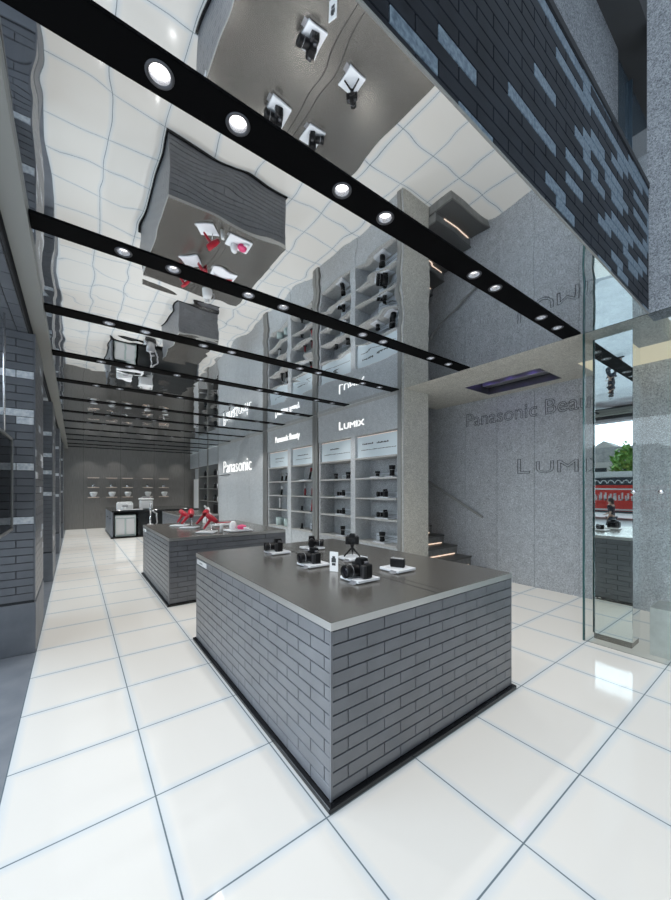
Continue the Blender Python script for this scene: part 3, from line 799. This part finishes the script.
bo = tag(MB().lathe([(0, 0), (0.06, 0), (0.06, 0.16), (0.025, 0.2), (0.025, 0.25), (0, 0.25)], seg=14).build('bottle', M['white'], None, (XW + 0.15, 13.9, 2.1415)), 'x', 'bottle', 'bottles on the narrow shelving')
bl = []
for (y0, nm) in ((13.9, 'narrow shelf beside the big sign'), (15.2, 'narrow shelf beside the dark doorway')):
    for z, zn in ((2.14, 'top board'), (1.635, 'middle board'), (1.13, 'lowest board')):
        for dy, wn_, mm in ((-0.22, 'nearer', 'white'), (0.2, 'farther', 'dark')):
            c_ = bo if not bl else bo.copy()
            if bl: col.objects.link(c_)
            c_.location = (XW + 0.15, y0 + dy, z + 0.0015)
            if mm == 'dark':
                if 'dark_me' not in globals():
                    dark_me = bo.data.copy(); dark_me.materials.clear(); dark_me.materials.append(M['dark_grey'])
                c_.data = dark_me
            c_['label'] = '%s %s bottle on the %s of the %s' % (wn_, mm, zn, nm); c_['category'] = 'bottle'; bl.append(c_)
tag(MB().box(XW + 0.05, XW + 0.33, 13.5, 14.0, 0.6015, 1.0, 0.01).box(XW + 0.045, XW + 0.05, 13.54, 13.96, 0.66, 0.94).build('speaker', M['black']), 'black box speaker at the bottom of the narrow shelving beside the sign', 'speaker')
b = MB(); b.box(XW + 0.03, XW + 0.08, 15.95, YB, 2.55, H - 0.004, mi=0)
struct(b.build('trim_9', M['felt_pale']))
b = MB(); b.box(XW + 0.25, XW + 0.3, 15.95, YB, 0, 2.55); struct(b.build('door_1', M['felt_pale']))
MB().box(XW + 0.235, XW + 0.25, 16.99, 17.36, 0, 2.05).build('dark_opening', M['smoked'], bpy.data.objects['door_1'])  # dark sheet standing in for the shade inside the door opening
MB().box(XW + 0.08, XW + 0.12, 15.97, 16.98, 0, 2.05, 0.004).build('door_leaf', M['white'], bpy.data.objects['door_1'])

# ---- lit and plain lettering of the right wall
tag(lettering('sign_letters', 'Panasonic', M['led'], (XW - 0.001, 12.66, 2.19), 2.5, 0.40, FACE_WEST, 0.008, offset=-0.012), 'big lit white Panasonic letters on the plain felt panel', 'sign')
tag(lettering('sign_letters', 'Panasonic Beauty', M['led'], (XW - 0.001, 8.56, 2.79), 1.27, 0.2, FACE_WEST, 0.008, offset=0.0), 'small lit white Panasonic Beauty letters on the shelving header', 'sign')
tag(lettering('sign_letters', 'L', M['led'], (XW - 0.001, 5.72, 2.80), 0.12, 0.16, FACE_WEST, 0.008, offset=0.0, extra=[('UMIX', 0.16, 0.61, 0.11)]), 'lit white LUMIX letters on the shelving header', 'sign')
tag(lettering('wall_lettering', 'Panasonic Beauty', M['ink_soft'], (XB, 3.93, 2.71), 2.3, 0.32, FACE_WEST, 0.008, outline=0.0115), 'outlined grey Panasonic Beauty lettering on the felt hall wall', 'sign')
tag(lettering('wall_lettering', 'L', M['ink_soft'], (XB, 2.96, 1.86), 0.2, 0.25, FACE_WEST, 0.008, outline=0.0115, extra=[('UMIX', 0.3, 1.05, 0.19)]), 'outlined grey LUMIX lettering low on the felt hall wall', 'sign')
tag(MB().box(XW - 0.012, XW, 11.95, 13.2, 2.1, 2.115).build('wall_ledge', M['dark_grey']), 'thin dark ledge under the big lit Panasonic letters', 'ledge')

# ---- things on the shelves
XS = XW + 0.16
def lens_thing(loc, label, h, rad, group='lenses on the shelving'):
    r = thing('camera_lens', loc, label, 'lens', group)
    MB().lathe([(0, 0), (rad * 0.9, 0), (rad * 0.9, h * 0.2), (rad * 0.8, h * 0.24), (rad * 0.85, h * 0.55), (rad, h * 0.62), (rad * 1.05, h * 0.95), (rad, h), (rad * 0.8, h), (rad * 0.72, h * 0.94)], seg=22).build('barrel', M['black'], r)
    MB().lathe([(rad * 0.88, h * 0.56), (rad * 0.97, h * 0.58), (rad * 0.97, h * 0.6)], seg=22).build('silver_ring', M['silver'], r)
    MB().lathe([(0, h * 0.965), (rad * 0.72, h * 0.94)], seg=18).build('front_glass', M['lensglass'], r)
    return r
def clear_stand(loc, label, dy, dx=0.2, h=0.02, group='acrylic stands on the shelving'):
    return tag(MB().box(-dx / 2, dx / 2, -dy / 2, dy / 2, 0, h, 0.002).build('acrylic_stand', M['acrylic_white'], None, loc), label, 'stand', group)
def info(loc, label, wd, h=0.09, group='info cards on the shelving'):
    r = thing('info_card', loc, label, 'card', group)
    MB().box(-0.003, 0.003, -wd / 2, wd / 2, 0, h).build('card_panel', M['acrylic_white'], r)
    MB().box(-0.0042, -0.003, -wd / 2 + 0.03, wd / 2 - 0.03, h * 0.6, h * 0.66).box(-0.0042, -0.003, -wd / 2 + 0.03, wd / 2 - 0.08, h * 0.4, h * 0.45).build('small_print', M['ink'], r)
    return r
EPS = 0.0015
s1, s2, s3, s4 = [q + EPS for q in SH[1:]]
lv = ['top shelf', 'second shelf', 'third shelf', 'bottom shelf']
# near column
clear_stand((XS, 4.76, s1), 'clear stand under the short lens, top shelf of the near camera column', 0.2)
lens_thing((XS, 4.76, s1 + 0.0215), 'short black lens on the top shelf of the near camera column', 0.1, 0.045)
clear_stand((XS, 4.39, s1), 'clear stand under the tall lens, top shelf of the near camera column', 0.2)
lens_thing((XS, 4.39, s1 + 0.0215), 'tall black lens on the top shelf of the near camera column', 0.19, 0.052)
info((XW + 0.3, 4.61, s1), 'wide info card behind the lenses, top shelf of the near camera column', 0.5)
for z, nm in ((s2, 'second shelf'), (s3, 'third shelf')):
    clear_stand((XS, 4.56, z), 'clear stand under the camera on the %s of the near camera column' % nm, 0.34)
    camera_proto((XS, 4.56, z + 0.0215), 'black camera on the %s of the near camera column' % nm, math.radians(60), k=1.15, group='cameras on the shelving')
    info((XW + 0.32, 4.58, z), 'wide info card behind the camera, %s of the near camera column' % nm, 0.62, 0.11)
clear_stand((XS, 4.64, s4), 'dark-edged stand under the lens on the bottom shelf of the near camera column', 0.28)
lens_thing((XS, 4.64, s4 + 0.0215), 'black lens on the bottom shelf of the near camera column', 0.17, 0.055)
info((XW + 0.32, 4.66, s4), 'wide info card behind the lens, bottom shelf of the near camera column', 0.6, 0.13)
# far column
lens_thing((XS, 6.05, s1), 'left-hand black lens on the top shelf of the far camera column', 0.12, 0.045)
lens_thing((XS, 5.63, s1), 'right-hand black lens on the top shelf of the far camera column', 0.14, 0.05)
info((XW + 0.3, 5.85, s1), 'info card between the two lenses, top shelf of the far camera column', 0.34)
for z, nm in ((s2, 'second shelf'), (s3, 'third shelf')):
    clear_stand((XS, 5.79, z), 'clear stand under the camera on the %s of the far camera column' % nm, 0.3)
    camera_proto((XS, 5.79, z + 0.0215), 'black camera on the %s of the far camera column' % nm, math.radians(60), k=1.0, group='cameras on the shelving')
    info((XW + 0.32, 5.81, z), 'info card behind the camera, %s of the far camera column' % nm, 0.55, 0.11)
clear_stand((XS, 5.81, s4), 'dark-edged stand under the lens on the bottom shelf of the far camera column', 0.24)
lens_thing((XS, 5.81, s4 + 0.0215), 'black lens on the bottom shelf of the far camera column', 0.18, 0.05)
info((XW + 0.32, 5.83, s4), 'info card behind the lens, bottom shelf of the far camera column', 0.5, 0.13)
# beauty bay
def groomer(loc, label, c0, c1, h=0.2, lean=0.25, group='beauty devices on the shelving'):
    r = thing('groomer', loc, label, 'beauty device', group)
    MB().lathe([(0, 0), (0.05, 0), (0.05, 0.012), (0.02, 0.02), (0, 0.02)], seg=16).build('foot', M['dark_grey'], r)
    a = Vector((0, 0, 0.015)); b_ = Vector((0, -h * lean, h))
    MB().lathe([(0.022, 0), (0.027, h * 0.3), (0.022, h * 0.7), (0.03, h * 0.85), (0.026, h), (0, h * 1.02)], a, b_ - a, 14).build('handle', c0, r)
    MB().lathe([(0.0225, h * 0.68), (0.031, h * 0.84), (0.0265, h * 1.005), (0, h * 1.03)], a, b_ - a, 14).build('head', c1, r)
    return r
near, far = 'near beauty column', 'far beauty column'
for y, lab in ((8.5, 'left'), (8.28, 'middle'), (8.02, 'right')):
    groomer((XS, y, s1), '%s black and silver groomer on the top shelf of the far beauty column' % lab, M['black'], M['silver'], 0.2)
groomer((XS, 8.53, s2), 'black groomer alone with a white card on the second shelf of the far beauty column', M['black'], M['white'], 0.22)
info((XW + 0.2, 8.16, s2), 'small white card on the second shelf of the far beauty column', 0.12, 0.08)
groomer((XS, 8.61, s3), 'slim white groomer standing upright on the third shelf of the far beauty column', M['white'], M['white'], 0.28, 0.02)
info((XW + 0.3, 8.31, s3), 'white info card on the third shelf of the far beauty column', 0.3, 0.12)
tag(MB().lathe([(0, 0), (0.055, 0), (0.055, 0.26), (0.04, 0.28), (0, 0.28)], (XS, 8.08, s3)).build('bottle', M['white']), 'tall white cylinder on the third shelf of the far beauty column', 'bottle')
tag(MB().lathe([(0, 0), (0.11, 0), (0.11, 0.2), (0.1, 0.21), (0, 0.21)], (XS, 8.61, s4)).build('canister', M['teal']), 'left pale aqua canister on the bottom shelf of the far beauty column', 'canister', 'pale canisters on the bottom shelf')
tag(MB().lathe([(0, 0), (0.11, 0), (0.11, 0.19), (0.1, 0.2), (0, 0.2)], (XS, 8.16, s4)).build('canister', M['teal']), 'right pale aqua canister on the bottom shelf of the far beauty column', 'canister', 'pale canisters on the bottom shelf')
clear_stand((XS, 7.23, s1), 'clear stand under the hair curler, top shelf of the near beauty column', 0.4)
groomer((XS, 7.11, s1 + 0.0215), 'black hair curler leaning on a clear stand, top shelf of the near beauty column', M['black'], M['dark_red'], 0.27, 0.35)
groomer((XS, 7.31, s2), 'left dark red shaver on the second shelf of the near beauty column', M['dark_red'], M['silver'], 0.24, 0.05)
groomer((XS, 6.99, s2), 'right dark red shaver on the second shelf of the near beauty column', M['dark_red'], M['silver'], 0.24, 0.05)
info((XW + 0.3, 7.15, s2), 'white card between the dark red shavers on the second shelf', 0.16, 0.12)
groomer((XS, 7.01, s3), 'tall red steamer on the third shelf of the near beauty column', M['red'], M['dark_red'], 0.27, 0.15)
groomer((XS, 7.46, s3), 'small black device left of the red steamer on the third shelf', M['black'], M['dark_grey'], 0.1, 0.1)
info((XW + 0.3, 7.21, s3), 'white card beside the red steamer on the third shelf', 0.16, 0.12)
groomer((XS, 6.97, s4), 'tall black device on the bottom shelf of the near beauty column', M['black'], M['dark_grey'], 0.24, 0.12)
groomer((XS, 7.46, s4), 'small black device at the left of the bottom shelf of the near beauty column', M['black'], M['dark_grey'], 0.12, 0.1)
info((XW + 0.3, 7.19, s4), 'white card in the middle of the bottom shelf of the near beauty column', 0.2, 0.14)

# ------------------------------------------------------------------ back wall ledges with kitchenware
xs = (0.6, 1.22, 1.79, 2.55, 3.2)
xn = ('leftmost stack', 'second stack from left', 'middle stack', 'second stack from right', 'rightmost stack')
led0 = cook0 = pot0 = None
for x, nm in zip(xs, xn):
    for z, zn in ((2.08, 'top'), (1.69, 'middle'), (1.29, 'bottom')):
        lab = '%s metal ledge of the %s on the back wall' % (zn, nm)
        if led0 is None:
            led0 = thing('wall_ledge', (x, YB, z), lab, 'ledge', 'metal ledges on the back wall')
            MB().box(-0.2, 0.2, -0.18, 0, -0.02, 0).build('board', M['edge'], led0)
            MB().box(-0.19, 0.19, -0.178, -0.165, -0.026, -0.02).build('light_strip', M['led_warm'], led0)
        else: dup(led0, (x, YB, z), lab)
    lab = 'white rice cooker bowl on the bottom ledge of the %s' % nm
    if cook0 is None:
        cook0 = thing('rice_cooker', (x, YB - 0.1, 1.29), lab, 'rice cooker', 'white cookers on the back wall')
        MB().lathe([(0, 0), (0.06, 0), (0.1, 0.06), (0.13, 0.15), (0.13, 0.18), (0, 0.18)], seg=18).build('body', M['white'], cook0)
        MB().lathe([(0.125, 0.18), (0.11, 0.2), (0, 0.205)], seg=18).build('lid', M['white'], cook0)
    else: dup(cook0, (x + 0.02, YB - 0.14, 1.29), lab)
    lab = 'small jar on the middle ledge of the %s' % nm
    if pot0 is None:
        cook0.location.y = YB - 0.14
        pot0 = thing('jar', (x, YB - 0.1, 1.69), lab, 'jar', 'small jars on the back wall')
        MB().lathe([(0, 0), (0.045, 0), (0.05, 0.07), (0.035, 0.1), (0, 0.1)], seg=14).build('body', M['chrome'], pot0)
        MB().lathe([(0, 0.1), (0.03, 0.1), (0.03, 0.12), (0, 0.125)], seg=14).build('lid', M['black'], pot0)
    else: dup(pot0, (x, YB - 0.1, 1.69), lab)

# ------------------------------------------------------------------ kitchen island at the back
r = thing('kitchen_island', (2.3, 14.75, 0), 'dark glossy kitchen island with a built-in pale dishwasher near the back wall', 'kitchen island')
w, d = 1.35, 1.38
MB().box(-w - 0.03, w + 0.03, -d - 0.03, d + 0.03, 0, 0.05).build('plinth', M['gloss_black'], r)
MB().box(-w, w, -d, d, 0.85, 0.9, 0.004).build('worktop', M['smoked'], r)
MB().box(-w, -w + 0.04, -d, d, 0.05, 0.85).build('side_panel', M['slate'], r)
MB().box(w - 0.04, w, -d, d, 0.05, 0.85).build('side_panel', M['slate'], r)
MB().box(-w + 0.04, w - 0.04, -d + 0.62, d, 0.05, 0.85).build('cabinet_body', M['smoked'], r)
MB().box(-w + 0.75, w - 0.04, -d + 0.06, -d + 0.62, 0.05, 0.85).build('front_cabinet', M['smoked'], r)
for yy in (-0.9, 0.2): MB().box(-w - 0.02, -w, yy, yy + 0.3, 0.6, 0.63).build('handle', M['black'], r)
r = thing('dishwasher', (1.34, 13.72, 0.0515), 'pale aqua dishwasher with two tall door panels inside the kitchen island', 'dishwasher')
MB().box(-0.3, 0.3, -0.28, 0.2, 0, 0.7, 0.01).build('body', M['teal'], r)
for s in (-0.155, 0.135): MB().box(s - 0.12, s + 0.12, -0.3, -0.28, 0.06, 0.58, 0.006).build('door_panel', M['white'], r)
MB().box(-0.28, 0.26, -0.295, -0.28, 0.61, 0.67).build('control_strip', M['white'], r)
r = thing('bread_maker', (1.36, 13.9, 0.9015), 'wide white bread maker on the left of the kitchen island', 'bread maker')
r.scale = (0.8, 0.9, 0.9)
MB().box(-0.3, 0.3, -0.14, 0.14, 0, 0.26, 0.04, 3).build('body', M['white'], r)
MB().box(-0.26, 0.26, -0.12, 0.12, 0.26, 0.3, 0.015, 2).build('lid', M['white'], r)
MB().box(-0.1, 0.1, -0.145, -0.14, 0.1, 0.18).build('panel', M['silver'], r)
r = thing('rice_cooker', (2.02, 14.0, 0.9015), 'tall white rice cooker in the middle of the kitchen island', 'rice cooker')
MB().box(-0.2, 0.2, -0.18, 0.18, 0, 0.32, 0.05, 3).build('body', M['white'], r)
MB().box(-0.22, 0.22, -0.19, 0.19, 0.32, 0.38, 0.025, 2).build('lid', M['white'], r)
MB().tube([(-0.18, 0, 0.37), (-0.1, 0, 0.43), (0.1, 0, 0.43), (0.18, 0, 0.37)], 0.014).build('handle', M['silver'], r)
r = thing('serving_tray', (1.5, 13.55, 0.9015), 'long white tray with bowls edge in front of the bread maker', 'tray')
MB().box(-0.4, 0.35, -0.1, 0.1, 0, 0.03, 0.01, 2).build('tray_base', M['white'], r)
MB().lathe([(0, 0.03), (0.05, 0.03), (0.08, 0.09), (0.07, 0.09), (0.045, 0.045), (0, 0.045)], (-0.2, 0, 0), seg=18).build('bowl', M['white'], r)
r = thing('vacuum_cleaner', (1.98, 12.85, 0), 'silver upright vacuum cleaner standing in front of the kitchen island', 'vacuum cleaner')
MB().box(-0.16, 0.16, -0.14, 0.14, 0, 0.09, 0.03, 2).build('floor_head', M['dark_grey'], r)
MB().lathe([(0, 0.08), (0.1, 0.08), (0.12, 0.16), (0.12, 0.4), (0.09, 0.46), (0, 0.48)], (0, 0, 0), seg=20).build('dust_canister', M['silver'], r)
for s in (-0.17, 0.17): MB().lathe([(0, -0.03), (0.1, -0.03), (0.11, 0), (0.1, 0.03), (0, 0.03)], (s, 0, 0.12), (1, 0, 0), 20).build('wheel', M['chrome'], r)
MB().tube([(0, 0.06, 0.44), (0.02, 0.1, 0.8), (0.02, 0.1, 1.05), (0.02, 0.02, 1.15)], 0.025).build('handle', M['chrome'], r)
MB().tube([(0.1, 0, 0.3), (0.2, 0, 0.5), (0.18, 0, 0.8), (0.05, 0.05, 0.9)], 0.022).build('hose', M['silver'], r)

# ------------------------------------------------------------------ hanging display case at the left
r = thing('hanging_display_case', (-0.66, 3.9, 1.22), 'black-framed glass display case hung from a steel rod by the nearest brick column', 'display case')
b = MB(); x0, x1, y0, y1, hh, t = -0.2, 0.2, -0.6, 0.5, 0.85, 0.022
for x in (x0, x1 - t):
    for y in (y0, y1 - t): b.box(x, x + t, y, y + t, 0, hh)
    for z in (0, hh - t): b.box(x, x + t, y0, y1, z, z + t)
for y in (y0, y1 - t):
    for z in (0, hh - t): b.box(x0, x1, y, y + t, z, z + t)
b.build('frame', M['post'], r)
MB().box(x0 + t, x1 - t, y0 + t, y1 - t, 0.0, 0.02).build('base_board', M['slate'], r)
MB().box(x0 + t, x1 - t, y0 + t, y1 - t, hh - 0.02, hh).build('top_board', M['dark_grey'], r)
MB().box(x0 + 0.004, x0 + 0.012, y0 + t, y1 - t, 0.02, hh - 0.02).build('back_board', M['dark_grey'], r)
MB().box(x1 - 0.014, x1 - 0.008, y0 + t, y1 - t, t, hh - t).build('glass_front', M['glass'], r)
MB().box(x0 + t, x1 - 0.03, y0 + t, y1 - t, 0.36, 0.375).build('glass_shelf', M['acrylic'], r)
for y in (-0.35, 0.23): MB().rod((0.17, y, hh), (0.17, y, 1.898), 0.008).build('hanging_rod', M['chrome'], r)
r = thing('drawer_box', (-0.64, 4.1, 1.2415), 'dark drawer-like box on the base of the hanging display case', 'box')
MB().box(-0.1, 0.1, -0.22, 0.16, 0, 0.2, 0.012, 2).build('body', M['dark_grey'], r)
MB().box(0.1, 0.104, -0.18, 0.1, 0.12, 0.17).build('front_panel', M['silver'], r)
tag(MB().box(-0.66, -0.54, 4.16, 4.28, 1.5965, 1.68, 0.01, 2).box(-0.538, -0.54, 4.18, 4.26, 1.62, 1.66).build('small_radio', M['white']), 'small white box on the glass shelf of the hanging display case', 'box')

# ------------------------------------------------------------------ the street outside, seen in the mirrors
GZ = -0.3
# bus
r = thing('bus', (-18.0, 7.2, GZ), 'red bus with white lettering and dark windows parked in the street', 'bus')
prof = [(0.42, -4.2), (0.42, -4.5), (1.2, -4.6), (2.0, -4.55), (2.45, -4.4), (2.6, -4.2), (2.6, 4.3), (2.45, 4.5), (2.0, 4.6), (1.2, 4.62), (0.42, 4.55), (0.42, 4.2)]
MB().prism([(q, p) for p, q in prof], (-2.3, 0, 0), (0, 1, 0), (0, 0, 1), (1, 0, 0), 2.3, bev=0.08).build('body', M['bus_red'], r)
MB().box(0.0, 0.02, -4.3, 4.3, 2.15, 2.62, 0.008).build('window_band', M['bus_dark'], r)
MB().prism([(-4.3, 2.6), (4.3, 2.6), (3.4, 2.86), (1.5, 3.0), (-1.5, 3.0), (-3.4, 2.86)], (-2.25, 0, 0), (0, 1, 0), (0, 0, 1), (1, 0, 0), 2.2, bev=0.05).build('roof_panel', M['bus_white'], r)
MB().box(0.0, 0.015, -4.4, 4.4, 0.43, 0.55).build('skirt', M['bus_dark'], r)
b = MB()
rnd = random.Random(5)
y = -2.6
while y < 2.8:                      # brush-like white lettering, too blurred to read
    hgt = rnd.uniform(0.3, 0.5); wd = rnd.uniform(0.14, 0.26)
    zz = 1.2 + hgt * rnd.choice((0, 0.4, 0.75))
    b.box(0.0, 0.012, y, y + 0.08, 1.2, 1.2 + hgt); b.box(0.0, 0.012, y, y + wd, zz, zz + 0.09); b.box(0.0, 0.012, y + wd - 0.06, y + wd, 1.25, 1.2 + hgt * 0.7)
    y += wd + 0.1
b.build('bus_lettering', M['bus_white'], r)
b = MB()
for k in range(22):
    y = -4.0 + k * 0.37
    b.tube([(0.02, y, 2.26), (0.02, y + 0.09, 2.42), (0.02, y + 0.18, 2.46), (0.02, y + 0.27, 2.42), (0.02, y + 0.36, 2.26)], 0.03, 6)
b.build('window_pattern', M['bus_white'], r)
for k in range(2): MB().tube([(0.012, 4.2, 0.75 + k * 1.15), (0.012, 1.5, 0.62 + k * 1.3), (0.012, -1.5, 0.64 + k * 1.25), (0.012, -4.3, 0.8 + k * 1.0)], 0.05).build('white_stripe', M['bus_white'], r)
for y in (-2.8, 2.9):
    for x in (-0.2, -2.1): MB().lathe([(0, -0.12), (0.42, -0.12), (0.46, -0.08), (0.46, 0.08), (0.42, 0.12), (0, 0.12)], (x, y, 0.46), (1, 0, 0), 24).build('wheel', M['black'], r)
# house
r = thing('house', (-29, 10.6, GZ), 'grey gabled house with a tiled roof across the street', 'house')
MB().box(-6, 0, -4.6, 5.5, 0, 4.4).build('wall', M['house'], r)
b = MB()
b.prism([(-5.1, 4.3), (6, 4.3), (4.2, 5.6), (-3.3, 5.6)], (-6.4, 0, 0), (0, 1, 0), (0, 0, 1), (1, 0, 0), 6.6)
b.build('roof', M['roof'], r)
MB().prism([(-1.4, 5.0), (2.2, 5.0), (0.4, 6.2)], (-3, 0, 0), (0, 1, 0), (0, 0, 1), (1, 0, 0), 3.15).build('gable', M['house'], r)
MB().box(0.0, 0.15, -2.2, -1.0, 2.6, 4.2).build('sign_board', M['bus_dark'], r)
for y in (0.2, 2.2): MB().box(0.0, 0.05, y, y + 1.0, 2.4, 3.8).build('window', M['bus_dark'], r)
# tree
r = thing('tree', (-25.5, 8.5, GZ), 'green leafy tree between the bus and the house', 'tree')
MB().lathe([(0.18, 0), (0.13, 1.6), (0.08, 3.2), (0, 3.4)], seg=12).build('trunk', M['bark'], r)
b = MB(); rnd = random.Random(11)
for q in range(420):
    a = rnd.uniform(0, 2 * PI); ph = rnd.uniform(-1, 1); rad = rnd.uniform(0.55, 1.0)
    p = Vector((math.cos(a) * math.sqrt(1 - ph * ph) * 1.0 * rad, math.sin(a) * math.sqrt(1 - ph * ph) * 1.0 * rad, 3.7 + ph * 1.9 * rad))
    n = Vector((rnd.uniform(-1, 1), rnd.uniform(-1, 1), rnd.uniform(-0.4, 1))).normalized(); t = n.orthogonal().normalized(); u = n.cross(t); sz = rnd.uniform(0.14, 0.26)
    f = b.bm.faces.new([b.bm.verts.new(p + t * sz * 1.3), b.bm.verts.new(p + u * sz * 0.7), b.bm.verts.new(p - t * sz * 1.3), b.bm.verts.new(p - u * sz * 0.7)])
b.build('foliage', M['leaf'], r)

# passer-by, seen in the mirror column
def skin_mesh(name, verts, edges, radii, material, parent, levels=2):
    me = bpy.data.meshes.new(name); me.from_pydata(verts, edges, [])
    o = bpy.data.objects.new(name, me); col.objects.link(o)
    md = o.modifiers.new('skin', 'SKIN'); md.use_smooth_shade = True
    sv = me.skin_vertices[0].data if me.skin_vertices else None
    if sv is None:
        bm = bmesh.new(); bm.from_mesh(me); bm.verts.layers.skin.verify(); bm.to_mesh(me); bm.free(); sv = me.skin_vertices[0].data
    for i, q in enumerate(radii):
        sv[i].radius = q if isinstance(q, tuple) else (q, q); sv[i].use_root = (i == 0)
    sd = o.modifiers.new('sub', 'SUBSURF'); sd.levels = levels; sd.render_levels = levels
    dg = bpy.context.evaluated_depsgraph_get()
    m2 = bpy.data.meshes.new_from_object(o.evaluated_get(dg)); m2.materials.clear(); m2.materials.append(material)
    bpy.data.objects.remove(o)
    for p in m2.polygons: p.use_smooth = True
    o = bpy.data.objects.new(name, m2); col.objects.link(o); o.parent = parent
    return o
person = thing('person', (-8.0, 4.66, GZ), 'person in a dark top walking along the street, seen in the mirror column', 'person', rz=math.radians(12))
# local +y is the walking direction
V = [(0, 0, 0.82), (0, 0.01, 0.98), (0, 0.02, 1.14), (0, 0.03, 1.28), (0, 0.05, 1.36), (0, 0.06, 1.43), (0, 0.075, 1.5),
     (0.15, 0.03, 1.25), (0.19, -0.06, 1.02), (0.18, 0.02, 0.84), (0.18, 0.06, 0.77), (-0.15, 0.03, 1.25), (-0.19, 0.12, 1.04), (-0.17, 0.26, 0.92), (-0.17, 0.32, 0.89),
     (0.08, 0.01, 0.76), (0.085, 0.12, 0.44), (0.085, 0.14, 0.09), (0.085, 0.27, 0.03), (-0.08, 0.01, 0.76), (-0.085, -0.08, 0.44), (-0.085, -0.3, 0.14), (-0.085, -0.2, 0.03)]
E_ = [(0, 1), (1, 2), (2, 3), (3, 4), (4, 5), (5, 6), (3, 7), (7, 8), (8, 9), (9, 10), (3, 11), (11, 12), (12, 13), (13, 14), (0, 15), (15, 16), (16, 17), (17, 18), (0, 19), (19, 20), (20, 21), (21, 22)]
R_ = [(0.13, 0.1), (0.115, 0.09), (0.13, 0.1), (0.1, 0.08), 0.045, (0.075, 0.09), (0.06, 0.075), 0.05, 0.038, 0.03, 0.025, 0.05, 0.038, 0.03, 0.025, 0.085, 0.06, 0.038, 0.03, 0.085, 0.06, 0.038, 0.03]
skin_mesh('body', V, E_, R_, M['skin'], person)
skin_mesh('dark_top', [V[0], V[1], V[2], V[3], V[7], V[8], V[11], V[12]], [(0, 1), (1, 2), (2, 3), (3, 4), (4, 5), (3, 6), (6, 7)],
          [(0.145, 0.115), (0.13, 0.105), (0.145, 0.115), (0.108, 0.09), 0.06, 0.05, 0.06, 0.05], M['top'], person)
skin_mesh('trousers', [V[0], V[15], V[16], V[17], V[19], V[20], V[21]], [(0, 1), (1, 2), (2, 3), (0, 4), (4, 5), (5, 6)], [(0.14, 0.11), 0.095, 0.072, 0.055, 0.095, 0.072, 0.055], M['trouser'], person)
MB().sphere((0, 0.035, 1.485), 0.1, (0.9, 1.0, 0.95)).sphere((0, -0.03, 1.40), 0.07, (0.9, 0.7, 1.5)).build('hair', M['hair'], person)
for s in (-0.032, 0.032): MB().sphere((s, 0.15, 1.46), 0.011).build('eye', M['gloss_black'], person)
MB().sphere((0, 0.165, 1.435), 0.016, (0.8, 1, 1.4)).build('nose', M['skin'], person)
MB().sphere((0, 0.153, 1.395), 0.02, (1.2, 0.5, 0.4)).build('mouth', M['dark_red'], person)
for s in (-1, 1):
    b = MB(); wst = Vector((0.18, 0.06, 0.77)) if s > 0 else Vector((-0.17, 0.32, 0.89)); dv = Vector((0, 0.25, -1)).normalized() if s > 0 else Vector((0, 0.8, -0.4)).normalized()
    for k in range(4):
        p = wst + Vector((0.0, 0.0, 0.0)) + Vector((0.012 * (k - 1.5), 0, 0)); ln = (0.06, 0.07, 0.066, 0.052)[k]
        b.rod(p, p + dv * (0.03 + ln), 0.009, 0.006, 8)
    b.rod(wst - dv * 0.01, wst + Vector((-0.04 * s, 0, 0)) + dv * 0.04, 0.01, 0.007, 8)
    b.build('fingers', M['skin'], person)
    f = Vector((0.085, 0.22, 0.035)) if s > 0 else Vector((-0.085, -0.24, 0.045))
    MB().box(f.x - 0.045, f.x + 0.045, f.y - 0.14, f.y + 0.1, 0.0, 0.08, 0.025, 3).build('shoe', M['black'], person)
